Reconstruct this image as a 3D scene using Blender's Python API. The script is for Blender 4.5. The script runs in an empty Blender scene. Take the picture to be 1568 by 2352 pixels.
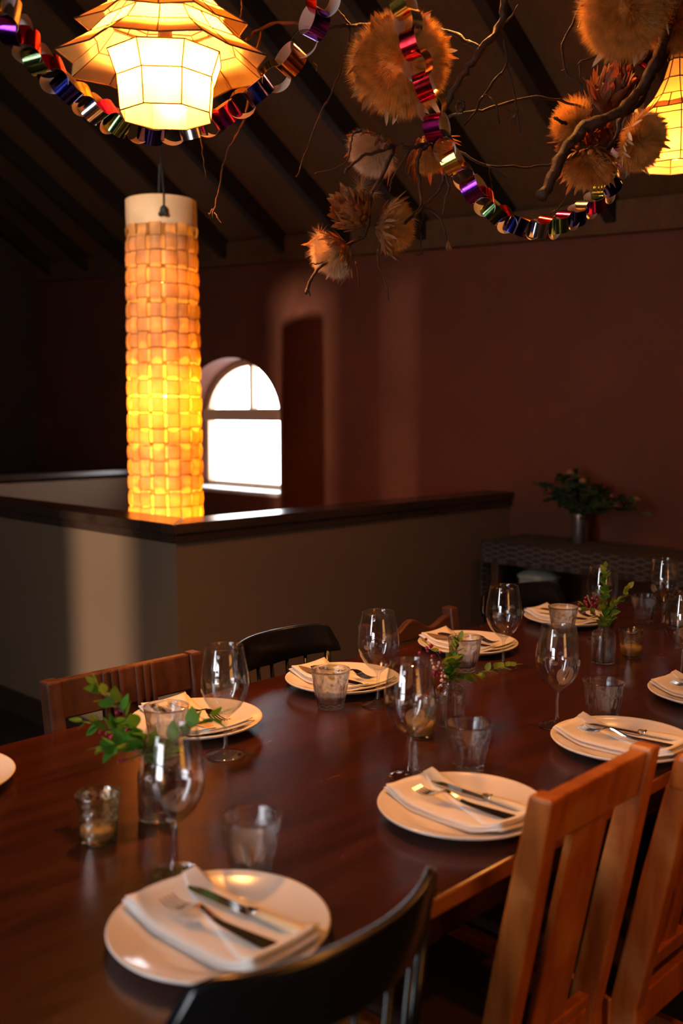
import bpy, bmesh, math, random
from mathutils import Vector, Matrix, Euler
R = math.radians
PI = math.pi
rnd = random.Random(7)
scene = bpy.context.scene
C = scene.collection

# ------------------------------------------------------------------ camera, world, light, exposure
CAM_H = 1.41
PITCH = R(5.64)
cam_data = bpy.data.cameras.new('camera')
cam = bpy.data.objects.new('camera', cam_data); C.objects.link(cam)
cam.location = (0, 0, CAM_H)
cam.rotation_euler = (PI/2 - PITCH, 0, 0)
cam_data.sensor_fit = 'HORIZONTAL'; cam_data.sensor_width = 24.0; cam_data.lens = 35.0
cam_data.clip_start = 0.05
cam_data.dof.use_dof = True; cam_data.dof.focus_distance = 2.35; cam_data.dof.aperture_fstop = 2.6
scene.camera = cam
scene.view_settings.view_transform = 'Standard'; scene.view_settings.look = 'None'
scene.view_settings.gamma = 1.0; scene.view_settings.use_curve_mapping = False
scene.view_settings.exposure = 0.0
scene.cycles.max_bounces = 10; scene.cycles.diffuse_bounces = 3; scene.cycles.transmission_bounces = 8

world = bpy.data.worlds.new('overcast_sky'); scene.world = world; world.use_nodes = True
bgn = world.node_tree.nodes['Background']
bgn.inputs[0].default_value = (0.96, 0.97, 1.0, 1); bgn.inputs[1].default_value = 12.0
sun = bpy.data.lights.new('hazy_low_sun', 'SUN'); sun.energy = 4.6; sun.color = (1.0, 0.78, 0.58); sun.angle = R(2.4)
sun_o = bpy.data.objects.new('hazy_low_sun', sun); C.objects.link(sun_o)
LAMP_COL = (1.0, 0.37, 0.078)
LANTERN_W = 122.0
COLUMN_W = 19.0

# room frame: s runs along the table towards the window wall, t runs across it to the left
ANG = R(45.5)
AX = Vector((math.cos(ANG), math.sin(ANG), 0)); BX = Vector((-math.sin(ANG), math.cos(ANG), 0))
def W(s, t, z=0.0):
    v = AX*s + BX*t
    return Vector((v.x, v.y, z))
ROOM = Matrix.Rotation(ANG, 4, 'Z')
sun_o.rotation_euler = W(1, 0.5, -0.2256).to_track_quat('-Z', 'Y').to_euler(); sun_o.location = W(-8, -4, 4)
FPX = 2287.0
def at(px, py, Y):
    """a point Y metres in front of the camera along a sight line (used to survey hanging things)"""
    u = (px-784)/FPX; v = (1176-py)/FPX
    r = Vector((u, math.cos(PITCH)+v*math.sin(PITCH), v*math.cos(PITCH)-math.sin(PITCH)))
    return Vector((0, 0, CAM_H)) + r*(Y/r.y)

# ------------------------------------------------------------------ materials
def nodes(name):
    m = bpy.data.materials.new(name); m.use_nodes = True
    nt = m.node_tree
    return m, nt, nt.nodes['Principled BSDF']
def plain(name, col, rough=0.5, metal=0.0, spec=0.5, coat=0.0, bump=0.0, bscale=60, var=0.0, vscale=6.0, stretch=(1, 1, 1)):
    m, nt, b = nodes(name)
    b.inputs['Base Color'].default_value = (*col, 1); b.inputs['Roughness'].default_value = rough
    b.inputs['Metallic'].default_value = metal; b.inputs['Specular IOR Level'].default_value = spec
    if coat: b.inputs['Coat Weight'].default_value = coat; b.inputs['Coat Roughness'].default_value = 0.12
    if bump or var:
        tc = nt.nodes.new('ShaderNodeTexCoord'); mp = nt.nodes.new('ShaderNodeMapping')
        mp.inputs['Scale'].default_value = stretch; nt.links.new(tc.outputs['Object'], mp.inputs[0])
    if bump:
        n = nt.nodes.new('ShaderNodeTexNoise'); n.inputs['Scale'].default_value = bscale; n.inputs['Detail'].default_value = 4
        nt.links.new(mp.outputs[0], n.inputs[0])
        bp = nt.nodes.new('ShaderNodeBump'); bp.inputs['Strength'].default_value = bump; bp.inputs['Distance'].default_value = 0.004
        nt.links.new(n.outputs[0], bp.inputs['Height']); nt.links.new(bp.outputs[0], b.inputs['Normal'])
    if var:
        n = nt.nodes.new('ShaderNodeTexNoise'); n.inputs['Scale'].default_value = vscale; n.inputs['Detail'].default_value = 5
        nt.links.new(mp.outputs[0], n.inputs[0])
        cr = nt.nodes.new('ShaderNodeValToRGB')
        cr.color_ramp.elements[0].position = 0.3; cr.color_ramp.elements[1].position = 0.72
        cr.color_ramp.elements[0].color = (*[c*(1-var) for c in col], 1); cr.color_ramp.elements[1].color = (*[min(1, c*(1+var)) for c in col], 1)
        nt.links.new(n.outputs[0], cr.inputs[0]); nt.links.new(cr.outputs[0], b.inputs['Base Color'])
    return m
def wood(name, dark, light, rough=0.35, axis='z', scale=9.0, spec=0.5, coat=0.0, wear=None):
    """streaky grain along one local axis, optional patches of paler wear"""
    m, nt, b = nodes(name)
    tc = nt.nodes.new('ShaderNodeTexCoord'); mp = nt.nodes.new('ShaderNodeMapping')
    st = {'x': (0.12, 1, 1), 'y': (1, 0.12, 1), 'z': (1, 1, 0.12)}[axis]
    mp.inputs['Scale'].default_value = st; nt.links.new(tc.outputs['Object'], mp.inputs[0])
    n = nt.nodes.new('ShaderNodeTexNoise'); n.inputs['Scale'].default_value = scale*5; n.inputs['Detail'].default_value = 8; n.inputs['Roughness'].default_value = 0.65
    nt.links.new(mp.outputs[0], n.inputs[0])
    cr = nt.nodes.new('ShaderNodeValToRGB'); cr.color_ramp.elements[0].position = 0.3; cr.color_ramp.elements[1].position = 0.72
    cr.color_ramp.elements[0].color = (*dark, 1); cr.color_ramp.elements[1].color = (*light, 1)
    nt.links.new(n.outputs[0], cr.inputs[0])
    out = cr.outputs[0]
    if wear:
        n2 = nt.nodes.new('ShaderNodeTexNoise'); n2.inputs['Scale'].default_value = scale*0.9; n2.inputs['Detail'].default_value = 5
        nt.links.new(tc.outputs['Object'], n2.inputs[0])
        r2 = nt.nodes.new('ShaderNodeValToRGB'); r2.color_ramp.elements[0].position = 0.52; r2.color_ramp.elements[1].position = 0.7
        nt.links.new(n2.outputs[0], r2.inputs[0])
        mx = nt.nodes.new('ShaderNodeMix'); mx.data_type = 'RGBA'
        nt.links.new(r2.outputs[0], mx.inputs[0]); nt.links.new(out, mx.inputs[6]); mx.inputs[7].default_value = (*wear, 1)
        out = mx.outputs[2]
    nt.links.new(out, b.inputs['Base Color'])
    mr = nt.nodes.new('ShaderNodeMapRange'); mr.inputs[3].default_value = rough*0.8; mr.inputs[4].default_value = min(1, rough*1.3)
    nt.links.new(n.outputs[0], mr.inputs[0]); nt.links.new(mr.outputs[0], b.inputs['Roughness'])
    bp = nt.nodes.new('ShaderNodeBump'); bp.inputs['Strength'].default_value = 0.12; bp.inputs['Distance'].default_value = 0.002
    nt.links.new(n.outputs[0], bp.inputs['Height']); nt.links.new(bp.outputs[0], b.inputs['Normal'])
    b.inputs['Specular IOR Level'].default_value = spec
    if coat: b.inputs['Coat Weight'].default_value = coat; b.inputs['Coat Roughness'].default_value = 0.15
    return m
def glass(name, col=(1, 1, 1), rough=0.0, ior=1.5):
    m, nt, b = nodes(name)
    b.inputs['Base Color'].default_value = (*col, 1); b.inputs['Transmission Weight'].default_value = 1
    b.inputs['Roughness'].default_value = rough; b.inputs['IOR'].default_value = ior
    return m
def schlick(nt, f0=0.04):
    lw = nt.nodes.new('ShaderNodeLayerWeight'); lw.inputs[0].default_value = 0.5
    pw = nt.nodes.new('ShaderNodeMath'); pw.operation = 'POWER'; pw.inputs[1].default_value = 5.0; nt.links.new(lw.outputs['Facing'], pw.inputs[0])
    ma = nt.nodes.new('ShaderNodeMath'); ma.operation = 'MULTIPLY_ADD'; ma.inputs[1].default_value = 1-f0; ma.inputs[2].default_value = f0
    nt.links.new(pw.outputs[0], ma.inputs[0])
    return ma.outputs[0]
def thin_glass(name, col=(0.97, 0.98, 0.98), refract=0.3, rough=0.0, f0=0.10):
    """thin-walled glass: straight transmission and mirror reflection, with a share of true refraction"""
    m, nt, b = nodes(name); o = nt.nodes['Material Output']
    b.inputs['Base Color'].default_value = (*col, 1); b.inputs['Transmission Weight'].default_value = 1; b.inputs['Roughness'].default_value = rough; b.inputs['IOR'].default_value = 1.48
    tr = nt.nodes.new('ShaderNodeBsdfTransparent'); tr.inputs[0].default_value = (*col, 1)
    gl = nt.nodes.new('ShaderNodeBsdfGlossy'); gl.inputs['Roughness'].default_value = rough
    mx = nt.nodes.new('ShaderNodeMixShader'); m2 = nt.nodes.new('ShaderNodeMixShader'); m2.inputs[0].default_value = refract
    nt.links.new(schlick(nt, f0), mx.inputs[0]); nt.links.new(tr.outputs[0], mx.inputs[1]); nt.links.new(gl.outputs[0], mx.inputs[2])
    nt.links.new(mx.outputs[0], m2.inputs[1]); nt.links.new(b.outputs[0], m2.inputs[2]); nt.links.new(m2.outputs[0], o.inputs[0])
    return m
def pane_mat(name, col):
    m, nt, b = nodes(name); nt.nodes.remove(b)
    o = nt.nodes['Material Output']
    tr = nt.nodes.new('ShaderNodeBsdfTransparent'); tr.inputs[0].default_value = (*col, 1)
    gl = nt.nodes.new('ShaderNodeBsdfGlossy'); gl.inputs['Roughness'].default_value = 0.02
    mx = nt.nodes.new('ShaderNodeMixShader')
    nt.links.new(schlick(nt), mx.inputs[0]); nt.links.new(tr.outputs[0], mx.inputs[1]); nt.links.new(gl.outputs[0], mx.inputs[2])
    nt.links.new(mx.outputs[0], o.inputs[0])
    return m
def translucent(name, col, diff=0.35, gloss=0.05, tcol=None, var=0.0, vscale=30, rough=0.35):
    """thin sheet that lets lamp light through"""
    m, nt, b = nodes(name)
    o = nt.nodes['Material Output']
    b.inputs['Base Color'].default_value = (*col, 1); b.inputs['Roughness'].default_value = rough; b.inputs['Specular IOR Level'].default_value = gloss*5
    t = nt.nodes.new('ShaderNodeBsdfTranslucent'); t.inputs[0].default_value = (*(tcol or col), 1)
    mx = nt.nodes.new('ShaderNodeMixShader'); mx.inputs[0].default_value = 1-diff
    if var:
        tc = nt.nodes.new('ShaderNodeTexCoord'); n = nt.nodes.new('ShaderNodeTexNoise'); n.inputs['Scale'].default_value = vscale; n.inputs['Detail'].default_value = 5
        nt.links.new(tc.outputs['Object'], n.inputs[0])
        for tgt, c in ((b.inputs['Base Color'], col), (t.inputs[0], tcol or col)):
            cr = nt.nodes.new('ShaderNodeValToRGB'); cr.color_ramp.elements[0].position = 0.35; cr.color_ramp.elements[1].position = 0.68
            cr.color_ramp.elements[0].color = (*[x*(1-var) for x in c], 1); cr.color_ramp.elements[1].color = (*[min(1, x*(1+var*0.4)) for x in c], 1)
            nt.links.new(n.outputs[0], cr.inputs[0]); nt.links.new(cr.outputs[0], tgt)
    nt.links.new(b.outputs[0], mx.inputs[1]); nt.links.new(t.outputs[0], mx.inputs[2]); nt.links.new(mx.outputs[0], o.inputs[0])
    return m

M = {}
M['plaster'] = plain('brown_plaster', (0.132, 0.044, 0.025), 0.75, spec=0.2, bump=0.15, bscale=25, var=0.10, vscale=2.5)
M['taupe'] = plain('taupe_plaster', (0.172, 0.107, 0.064), 0.7, spec=0.25, bump=0.12, bscale=25, var=0.06, vscale=2)
M['dark_wall'] = plain('dark_brown_wall', (0.07, 0.045, 0.032), 0.8, spec=0.2, bump=0.1)
M['ceiling'] = wood('ceiling_boards', (0.085, 0.040, 0.015), (0.13, 0.064, 0.025), 0.7, 'x', 4, spec=0.2)
M['rafter'] = wood('rafter_timber', (0.012, 0.006, 0.004), (0.03, 0.015, 0.009), 0.6, 'x', 5, spec=0.3)
M['cap'] = wood('dark_cap_timber', (0.030, 0.016, 0.011), (0.060, 0.032, 0.021), 0.2, 'x', 2, spec=0.6)
M['frame'] = plain('tan_window_paint', (0.62, 0.42, 0.26), 0.5, bump=0.1)
M['sill'] = plain('white_sill', (0.8, 0.8, 0.8), 0.4)
M['pane'] = pane_mat('window_pane', (0.97, 0.98, 1.0))
M['warm_pane'] = pane_mat('amber_window_pane', (0.55, 0.34, 0.13))
M['table'] = wood('table_mahogany', (0.021, 0.0040, 0.0016), (0.066, 0.0125, 0.0048), 0.24, 'x', 5, spec=0.5, coat=0.15)
M['table_edge_lit'] = wood('table_edge_painted_glow', (0.24, 0.07, 0.014), (0.38, 0.125, 0.026), 0.35, 'x', 5)  # orange lamp light on the tabletop sides, painted into their colour
M['oak'] = wood('worn_orange_wood', (0.28, 0.056, 0.006), (0.55, 0.142, 0.016), 0.33, 'z', 8, coat=0.2, wear=(0.62, 0.25, 0.07))
M['brown_wood'] = wood('brown_chair_wood', (0.035, 0.010, 0.005), (0.095, 0.029, 0.012), 0.4, 'z', 8, wear=(0.14, 0.055, 0.024))
M['dark_wood'] = wood('dark_red_wood', (0.05, 0.018, 0.010), (0.12, 0.042, 0.022), 0.42, 'x', 8)
M['black'] = plain('black_chair_paint', (0.006, 0.006, 0.007), 0.22, spec=0.6, bump=0.05, bscale=30)
M['leather'] = plain('brown_leather', (0.045, 0.018, 0.012), 0.4, bump=0.2, bscale=90)
M['china'] = plain('white_glazed_china', (0.80, 0.74, 0.67), 0.12, spec=0.6)
M['linen'] = plain('white_linen', (0.80, 0.76, 0.71), 0.85, spec=0.1, bump=0.3, bscale=350)
M['steel'] = plain('polished_cutlery_steel', (0.75, 0.72, 0.68), 0.12, metal=1.0)
M['bone'] = plain('bone_handle', (0.72, 0.56, 0.34), 0.35, var=0.12, vscale=40, stretch=(1, 0.15, 1))
M['brown_handle'] = plain('brown_wooden_handle', (0.20, 0.11, 0.05), 0.4, var=0.2, vscale=40, stretch=(1, 0.15, 1))
M['black_handle'] = plain('black_handle', (0.012, 0.010, 0.010), 0.3)
M['glass'] = thin_glass('clear_glass', refract=0.03)
M['thick_glass'] = thin_glass('thick_clear_glass', refract=0.55, f0=0.07)
M['water'] = thin_glass('vase_water', refract=0.3, f0=0.03)
M['mercury'] = thin_glass('smoky_mercury_glass', (0.86, 0.78, 0.62), 0.30, 0.05, f0=0.26)
M['wax'] = translucent('white_candle_wax', (0.88, 0.82, 0.70), 0.6)
M['leaf'] = translucent('green_leaf', (0.07, 0.25, 0.03), 0.6, 0.08, (0.18, 0.42, 0.02), 0.35, 40)
M['leaf_y'] = translucent('yellow_green_leaf', (0.17, 0.27, 0.035), 0.6, 0.06, (0.30, 0.42, 0.03), 0.35, 40)
M['leaf_dark'] = plain('dark_leaf', (0.03, 0.055, 0.016), 0.5, var=0.4, vscale=20)
M['stem'] = plain('green_brown_stem', (0.07, 0.045, 0.02), 0.6)
M['berry'] = plain('crimson_berry', (0.28, 0.012, 0.055), 0.35)
M['pale_berry'] = plain('pale_pink_bud', (0.62, 0.36, 0.26), 0.5)
M['bark'] = plain('brown_bark', (0.036, 0.0140, 0.0068), 0.65, spec=0.3, bump=0.6, bscale=160, var=0.45, vscale=60)
M['fluff'] = translucent('thistle_fluff', (0.86, 0.45, 0.12), 0.45, 0.02, (0.95, 0.48, 0.09), 0.35, 55, 0.8)
M['pale_fluff'] = translucent('pale_thistle_fluff', (0.78, 0.56, 0.36), 0.5, 0.02, (0.85, 0.55, 0.25), 0.25, 55, 0.8)
M['bract'] = translucent('dried_bract', (0.36, 0.17, 0.06), 0.65, 0.05, (0.55, 0.20, 0.04), 0.55, 30, 0.5)
M['red_bract'] = translucent('reddish_dried_bract', (0.24, 0.085, 0.032), 0.65, 0.05, (0.5, 0.10, 0.02), 0.55, 30, 0.5)
M['pale_bract'] = translucent('straw_bract', (0.66, 0.46, 0.28), 0.7, 0.08, (0.6, 0.35, 0.12), 0.3, 30, 0.4)
M['capiz'] = translucent('capiz_shell', (0.86, 0.62, 0.30), 0.20, 0.1, (0.95, 0.60, 0.17), 0.15, 18, 0.3)
M['lead'] = plain('dark_lantern_wire', (0.05, 0.022, 0.008), 0.5, metal=0.5)
M['cord'] = plain('black_cord', (0.008, 0.006, 0.005), 0.7)
M['weave'] = translucent('woven_veneer', (0.62, 0.42, 0.22), 0.36, 0.05, (0.90, 0.60, 0.16), 0.25, 12, 0.45)
M['weave_edge_shade'] = translucent('veneer_edge_shade', (0.30, 0.15, 0.05), 0.6, 0.03, (0.40, 0.16, 0.03), 0.2, 20, 0.6)  # shadow lines between woven cells, painted as dark borders on the strips
M['collar'] = translucent('pale_collar_paper', (0.74, 0.54, 0.33), 0.75, 0.05, (0.80, 0.50, 0.20), 0.15, 10, 0.5)
M['bulb'] = None
M['paper'] = translucent('white_paper', (0.85, 0.78, 0.70), 0.75, 0.03, None)
for k, c in dict(red=(0.62, 0.02, 0.03), magenta=(0.55, 0.02, 0.20), purple=(0.20, 0.03, 0.42), blue=(0.035, 0.04, 0.36), green=(0.22, 0.40, 0.16),
                 silver=(0.72, 0.70, 0.68), gold=(0.85, 0.58, 0.12), copper=(0.70, 0.28, 0.10)).items():
    M['foil_'+k] = plain(k+'_foil', c, 0.16, metal=1.0, bump=0.05, bscale=40)
M['carpet'] = plain('charcoal_carpet', (0.018, 0.017, 0.018), 0.95, spec=0.1, bump=1.0, bscale=220, var=0.6, vscale=120, stretch=(1, 0.3, 1))
M['pot'] = plain('grey_green_glaze', (0.34, 0.36, 0.29), 0.3, var=0.3, vscale=14)
M['pewter'] = plain('pewter_vase_metal', (0.32, 0.29, 0.26), 0.34, metal=0.9)
M['blossom'] = plain('dusty_orange_blossom', (0.34, 0.15, 0.06), 0.6, var=0.3, vscale=30)
M['red_blossom'] = plain('red_blossom', (0.20, 0.02, 0.02), 0.6)
def emission(name, col, st):
    m, nt, b = nodes(name)
    b.inputs['Emission Color'].default_value = (*col, 1); b.inputs['Emission Strength'].default_value = st
    b.inputs['Base Color'].default_value = (*col, 1)
    return m
M['bulb'] = emission('glowing_bulb', LAMP_COL, 40.0)
def runner_mat():
    m, nt, b = nodes('woven_runner')
    tc = nt.nodes.new('ShaderNodeTexCoord'); sx = nt.nodes.new('ShaderNodeSeparateXYZ'); nt.links.new(tc.outputs['UV'], sx.inputs[0])
    def math_(op, a, bb=None):
        n = nt.nodes.new('ShaderNodeMath'); n.operation = op
        for i, v in enumerate((a, bb)):
            if v is None: continue
            if isinstance(v, (int, float)): n.inputs[i].default_value = v
            else: nt.links.new(v, n.inputs[i])
        return n.outputs[0]
    u = math_('MULTIPLY', sx.outputs[0], 4.5); v = math_('MULTIPLY', sx.outputs[1], 1.6)
    pu = math_('PINGPONG', u, 1.0); pv = math_('PINGPONG', v, 0.75)
    d = math_('ADD', pu, pv); d2 = math_('SUBTRACT', pu, pv)
    st = math_('SINE', math_('MULTIPLY', d, 15.0)); st2 = math_('SINE', math_('MULTIPLY', d2, 15.0))
    mx = math_('MAXIMUM', st, st2); th = math_('GREATER_THAN', mx, 0.72)
    c = nt.nodes.new('ShaderNodeMix'); c.data_type = 'RGBA'; c.inputs[6].default_value = (0.022, 0.015, 0.014, 1); c.inputs[7].default_value = (0.085, 0.064, 0.053, 1)
    nt.links.new(th, c.inputs[0]); nt.links.new(c.outputs[2], b.inputs['Base Color']); b.inputs['Roughness'].default_value = 0.9
    return m
M['runner'] = runner_mat()

# ------------------------------------------------------------------ mesh helpers
class MB:
    def __init__(s): s.v = []; s.f = []; s.mi = []; s.uv = None
    def add(s, vs, fs, mi=0):
        o = len(s.v); s.v += [tuple(p) for p in vs]; s.f += [tuple(i+o for i in f) for f in fs]; s.mi += [mi]*len(fs)
        return s
    def box(s, a, b, mi=0, mat=None):
        (x0, y0, z0), (x1, y1, z1) = a, b
        vs = [Vector(p) for p in ((x0,y0,z0),(x1,y0,z0),(x1,y1,z0),(x0,y1,z0),(x0,y0,z1),(x1,y0,z1),(x1,y1,z1),(x0,y1,z1))]
        if mat is not None: vs = [mat @ p for p in vs]
        return s.add(vs, [(0,3,2,1),(4,5,6,7),(0,1,5,4),(1,2,6,5),(2,3,7,6),(3,0,4,7)], mi)
    def hexa(s, bot, top, mi=0):
        return s.add(list(bot)+list(top), [(0,3,2,1),(4,5,6,7),(0,1,5,4),(1,2,6,5),(2,3,7,6),(3,0,4,7)], mi)
    def prism(s, poly, fn0, fn1, mi=0):
        """poly: 2D outline (ccw); fn0/fn1 lift it to the two end faces"""
        n = len(poly)
        vs = [fn0(*p) for p in poly]+[fn1(*p) for p in poly]
        fs = [tuple(range(n))[::-1], tuple(range(n, 2*n))]+[(i, (i+1) % n, n+(i+1) % n, n+i) for i in range(n)]
        return s.add(vs, fs, mi)
    def lathe(s, prof, n=32, mi=0, mod=None, close=False, mat=None):
        """prof: list of (r,z); r=0 ends are collapsed to poles"""
        o = len(s.v); rows = []
        for (r, z) in prof:
            if r < 1e-6:
                p = Vector((0, 0, z)); s.v.append(tuple(mat @ p if mat else p)); rows.append([len(s.v)-1])
            else:
                row = []
                for i in range(n):
                    a = 2*PI*i/n; rr = r*(mod(a, z, r) if mod else 1)
                    p = Vector((rr*math.cos(a), rr*math.sin(a), z)); s.v.append(tuple(mat @ p if mat else p)); row.append(len(s.v)-1)
                rows.append(row)
        pairs = list(zip(rows, rows[1:]))
        if close: pairs.append((rows[-1], rows[0]))
        for a, b in pairs:
            for i in range(n):
                j = (i+1) % n
                if len(a) == 1 and len(b) == 1: continue
                if len(a) == 1: f = (a[0], b[j], b[i])
                elif len(b) == 1: f = (a[i], a[j], b[0])
                else: f = (a[i], a[j], b[j], b[i])
                s.f.append(f); s.mi.append(mi)
        return s
    def tube(s, pts, rad, n=6, mi=0, cap=True):
        pts = [Vector(p) for p in pts]; k = len(pts)
        if not isinstance(rad, (list, tuple)): rad = [rad]*k
        t0 = (pts[1]-pts[0]).normalized(); up = Vector((0, 0, 1)) if abs(t0.z) < 0.9 else Vector((1, 0, 0))
        x = t0.cross(up).normalized(); rows = []; o = len(s.v)
        for i, p in enumerate(pts):
            t = (pts[min(i+1, k-1)]-pts[max(i-1, 0)])
            t = t.normalized() if t.length > 1e-9 else t0
            x = (x - t*x.dot(t)); x = x.normalized() if x.length > 1e-6 else t.orthogonal().normalized()
            y = t.cross(x)
            for j in range(n):
                a = 2*PI*j/n; s.v.append(tuple(p+(x*math.cos(a)+y*math.sin(a))*rad[i]))
        for i in range(k-1):
            for j in range(n):
                j2 = (j+1) % n
                s.f.append((o+i*n+j, o+i*n+j2, o+(i+1)*n+j2, o+(i+1)*n+j)); s.mi.append(mi)
        if cap:
            s.f.append(tuple(o+j for j in range(n))[::-1]); s.mi.append(mi)
            s.f.append(tuple(o+(k-1)*n+j for j in range(n))); s.mi.append(mi)
        return s
    def ball(s, c, r, n=8, m=5, mi=0, sc=(1, 1, 1), mat=None):
        prof = [(r*math.sin(PI*i/m), -r*math.cos(PI*i/m)) for i in range(m+1)]; prof[0] = (0, -r); prof[-1] = (0, r)
        T = Matrix.Translation(Vector(c)) @ (mat.to_4x4() if mat else Matrix.Identity(4)) @ Matrix.Diagonal((*sc, 1))
        return s.lathe(prof, n, mi, mat=T)
    def mesh(s, name, mats, smooth=False):
        me = bpy.data.meshes.new(name); me.from_pydata(s.v, [], s.f)
        for m in (mats if isinstance(mats, (list, tuple)) else [mats]): me.materials.append(m)
        if any(s.mi): me.polygons.foreach_set('material_index', s.mi)
        if smooth: me.polygons.foreach_set('use_smooth', [True]*len(me.polygons))
        me.update(); return me
def fix_normals(me):
    bm = bmesh.new(); bm.from_mesh(me); bmesh.ops.recalc_face_normals(bm, faces=bm.faces); bm.to_mesh(me); bm.free(); return me
def link(name, me, parent=None, loc=None, rz=None, mw=None, scale=None):
    o = bpy.data.objects.new(name, me); C.objects.link(o)
    if parent: o.parent = parent
    if mw is not None: o.matrix_local = mw
    if loc is not None: o.location = loc
    if rz is not None: o.rotation_euler = (0, 0, rz)
    if scale is not None: o.scale = (scale,)*3 if isinstance(scale, (int, float)) else scale
    return o
def part(name, mb, mat, parent=None, smooth=False, bevel=0, seg=2, normals=True, **kw):
    me = mb.mesh(name, mat, smooth)
    if normals: fix_normals(me)
    o = link(name, me, parent, **kw)
    if bevel:
        b = o.modifiers.new('soft_edges', 'BEVEL'); b.width = bevel; b.segments = seg; b.limit_method = 'ANGLE'; b.angle_limit = R(40)
        me.polygons.foreach_set('use_smooth', [True]*len(me.polygons)) if smooth else None
    return o
def tag(o, label=None, cat=None, group=None, kind=None):
    for k, v in (('label', label), ('category', cat), ('group', group), ('kind', kind)):
        if v: o[k] = v
    return o
def thing(name, label, cat, loc=(0, 0, 0), rz=0.0, group=None):
    o = bpy.data.objects.new(name, None); C.objects.link(o); o.empty_display_size = 0.05
    o.location = loc; o.rotation_euler = (0, 0, rz)
    return tag(o, label, cat, group)
def struct(name, mb, mat, label=None, cat=None, **kw):
    o = part(name, mb, mat, **kw); o['kind'] = 'structure'
    return o
def copy_tree(o, parent=None):
    c = o.copy(); C.objects.link(c); c.parent = parent
    for ch in o.children: copy_tree(ch, c)
    return c
def spline(pts, n=6):
    """Catmull-Rom through points"""
    pts = [Vector(p) for p in pts]; out = []
    P = [pts[0]*2-pts[1]]+pts+[pts[-1]*2-pts[-2]]
    for i in range(1, len(P)-2):
        for k in range(n):
            t = k/n; a, b, c, d = P[i-1], P[i], P[i+1], P[i+2]
            out.append(0.5*((2*b)+(c-a)*t+(2*a-5*b+4*c-d)*t*t+(3*b-a-3*c+d)*t**3))
    out.append(pts[-1]); return out

# ------------------------------------------------------------------ the room (local axes s, t, z)
S_BACK, S_FRONT, T_LEFT, T_RIGHT = 4.35, -1.6, 8.0, -1.0
RIDGE = -0.6; SLOPE = 0.677
def plate_z(t): return 2.13+0.05*t                      # top of the window wall, a little out of level
def roof_z(s, t):
    z = plate_z(t)+0.15
    return z+SLOPE*(S_BACK-s) if s >= RIDGE else z+SLOPE*(S_BACK-RIDGE)-SLOPE*(RIDGE-s)
def room(name, mb, mat, **kw): return struct(name, mb, mat, mw=ROOM, **kw)

# stairwell opening
WS, WT0, WT1 = 2.20, 3.03, 6.30; TH = 0.12              # outer faces of the low walls
fl = MB()
fl.box((S_FRONT, T_RIGHT, -0.2), (WS, T_LEFT, 0)); fl.box((WS, T_RIGHT, -0.2), (S_BACK, WT0, 0)); fl.box((WS, WT1+TH, -0.2), (S_BACK, T_LEFT, 0))
room('floor', fl, M['carpet'])
st = MB(); st.box((WS, WT0, -2.6), (S_BACK, WT1+TH, -2.5))
room('floor', st, M['taupe'])
# window wall with its deep arched opening
TC, HW, SILL, SPRING, APEX = 5.36, 0.525, 0.87, 1.38, 1.79
S1 = S_BACK+0.27
wb = MB()
def wbox(t0, t1, z0, z1=None):
    if z1 is None:
        wb.hexa([(S_BACK, t0, z0), (S1, t0, z0), (S1, t1, z0), (S_BACK, t1, z0)],
                [(S_BACK, t0, plate_z(t0)+0.16), (S1, t0, plate_z(t0)+0.16), (S1, t1, plate_z(t1)+0.16), (S_BACK, t1, plate_z(t1)+0.16)])
    else: wb.box((S_BACK, t0, z0), (S1, t1, z1))
wbox(T_RIGHT, TC-HW, -2.5); wbox(TC+HW, T_LEFT, -2.5); wbox(TC-HW, TC+HW, -2.5, SILL)
NA = 28
arch = [(TC+HW*math.cos(PI*i/NA), SPRING+(APEX-SPRING)*math.sin(PI*i/NA)) for i in range(NA+1)]
for (ta, za), (tb, zb) in zip(arch, arch[1:]):
    wb.hexa([(S_BACK, tb, zb), (S1, tb, zb), (S1, ta, za), (S_BACK, ta, za)],
            [(S_BACK, tb, plate_z(tb)+0.16), (S1, tb, plate_z(tb)+0.16), (S1, ta, plate_z(ta)+0.16), (S_BACK, ta, plate_z(ta)+0.16)])
room('wall_back', wb, M['plaster'])
wp = MB(); wp.hexa([(S_BACK-0.05, T_RIGHT, plate_z(T_RIGHT)), (S_BACK+0.01, T_RIGHT, plate_z(T_RIGHT)), (S_BACK+0.01, T_LEFT, plate_z(T_LEFT)), (S_BACK-0.05, T_LEFT, plate_z(T_LEFT))],
                   [(S_BACK-0.05, T_RIGHT, plate_z(T_RIGHT)+0.15), (S_BACK+0.01, T_RIGHT, plate_z(T_RIGHT)+0.15), (S_BACK+0.01, T_LEFT, plate_z(T_LEFT)+0.15), (S_BACK-0.05, T_LEFT, plate_z(T_LEFT)+0.15)])
room('trim_1', wp, M['ceiling'])
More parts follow.
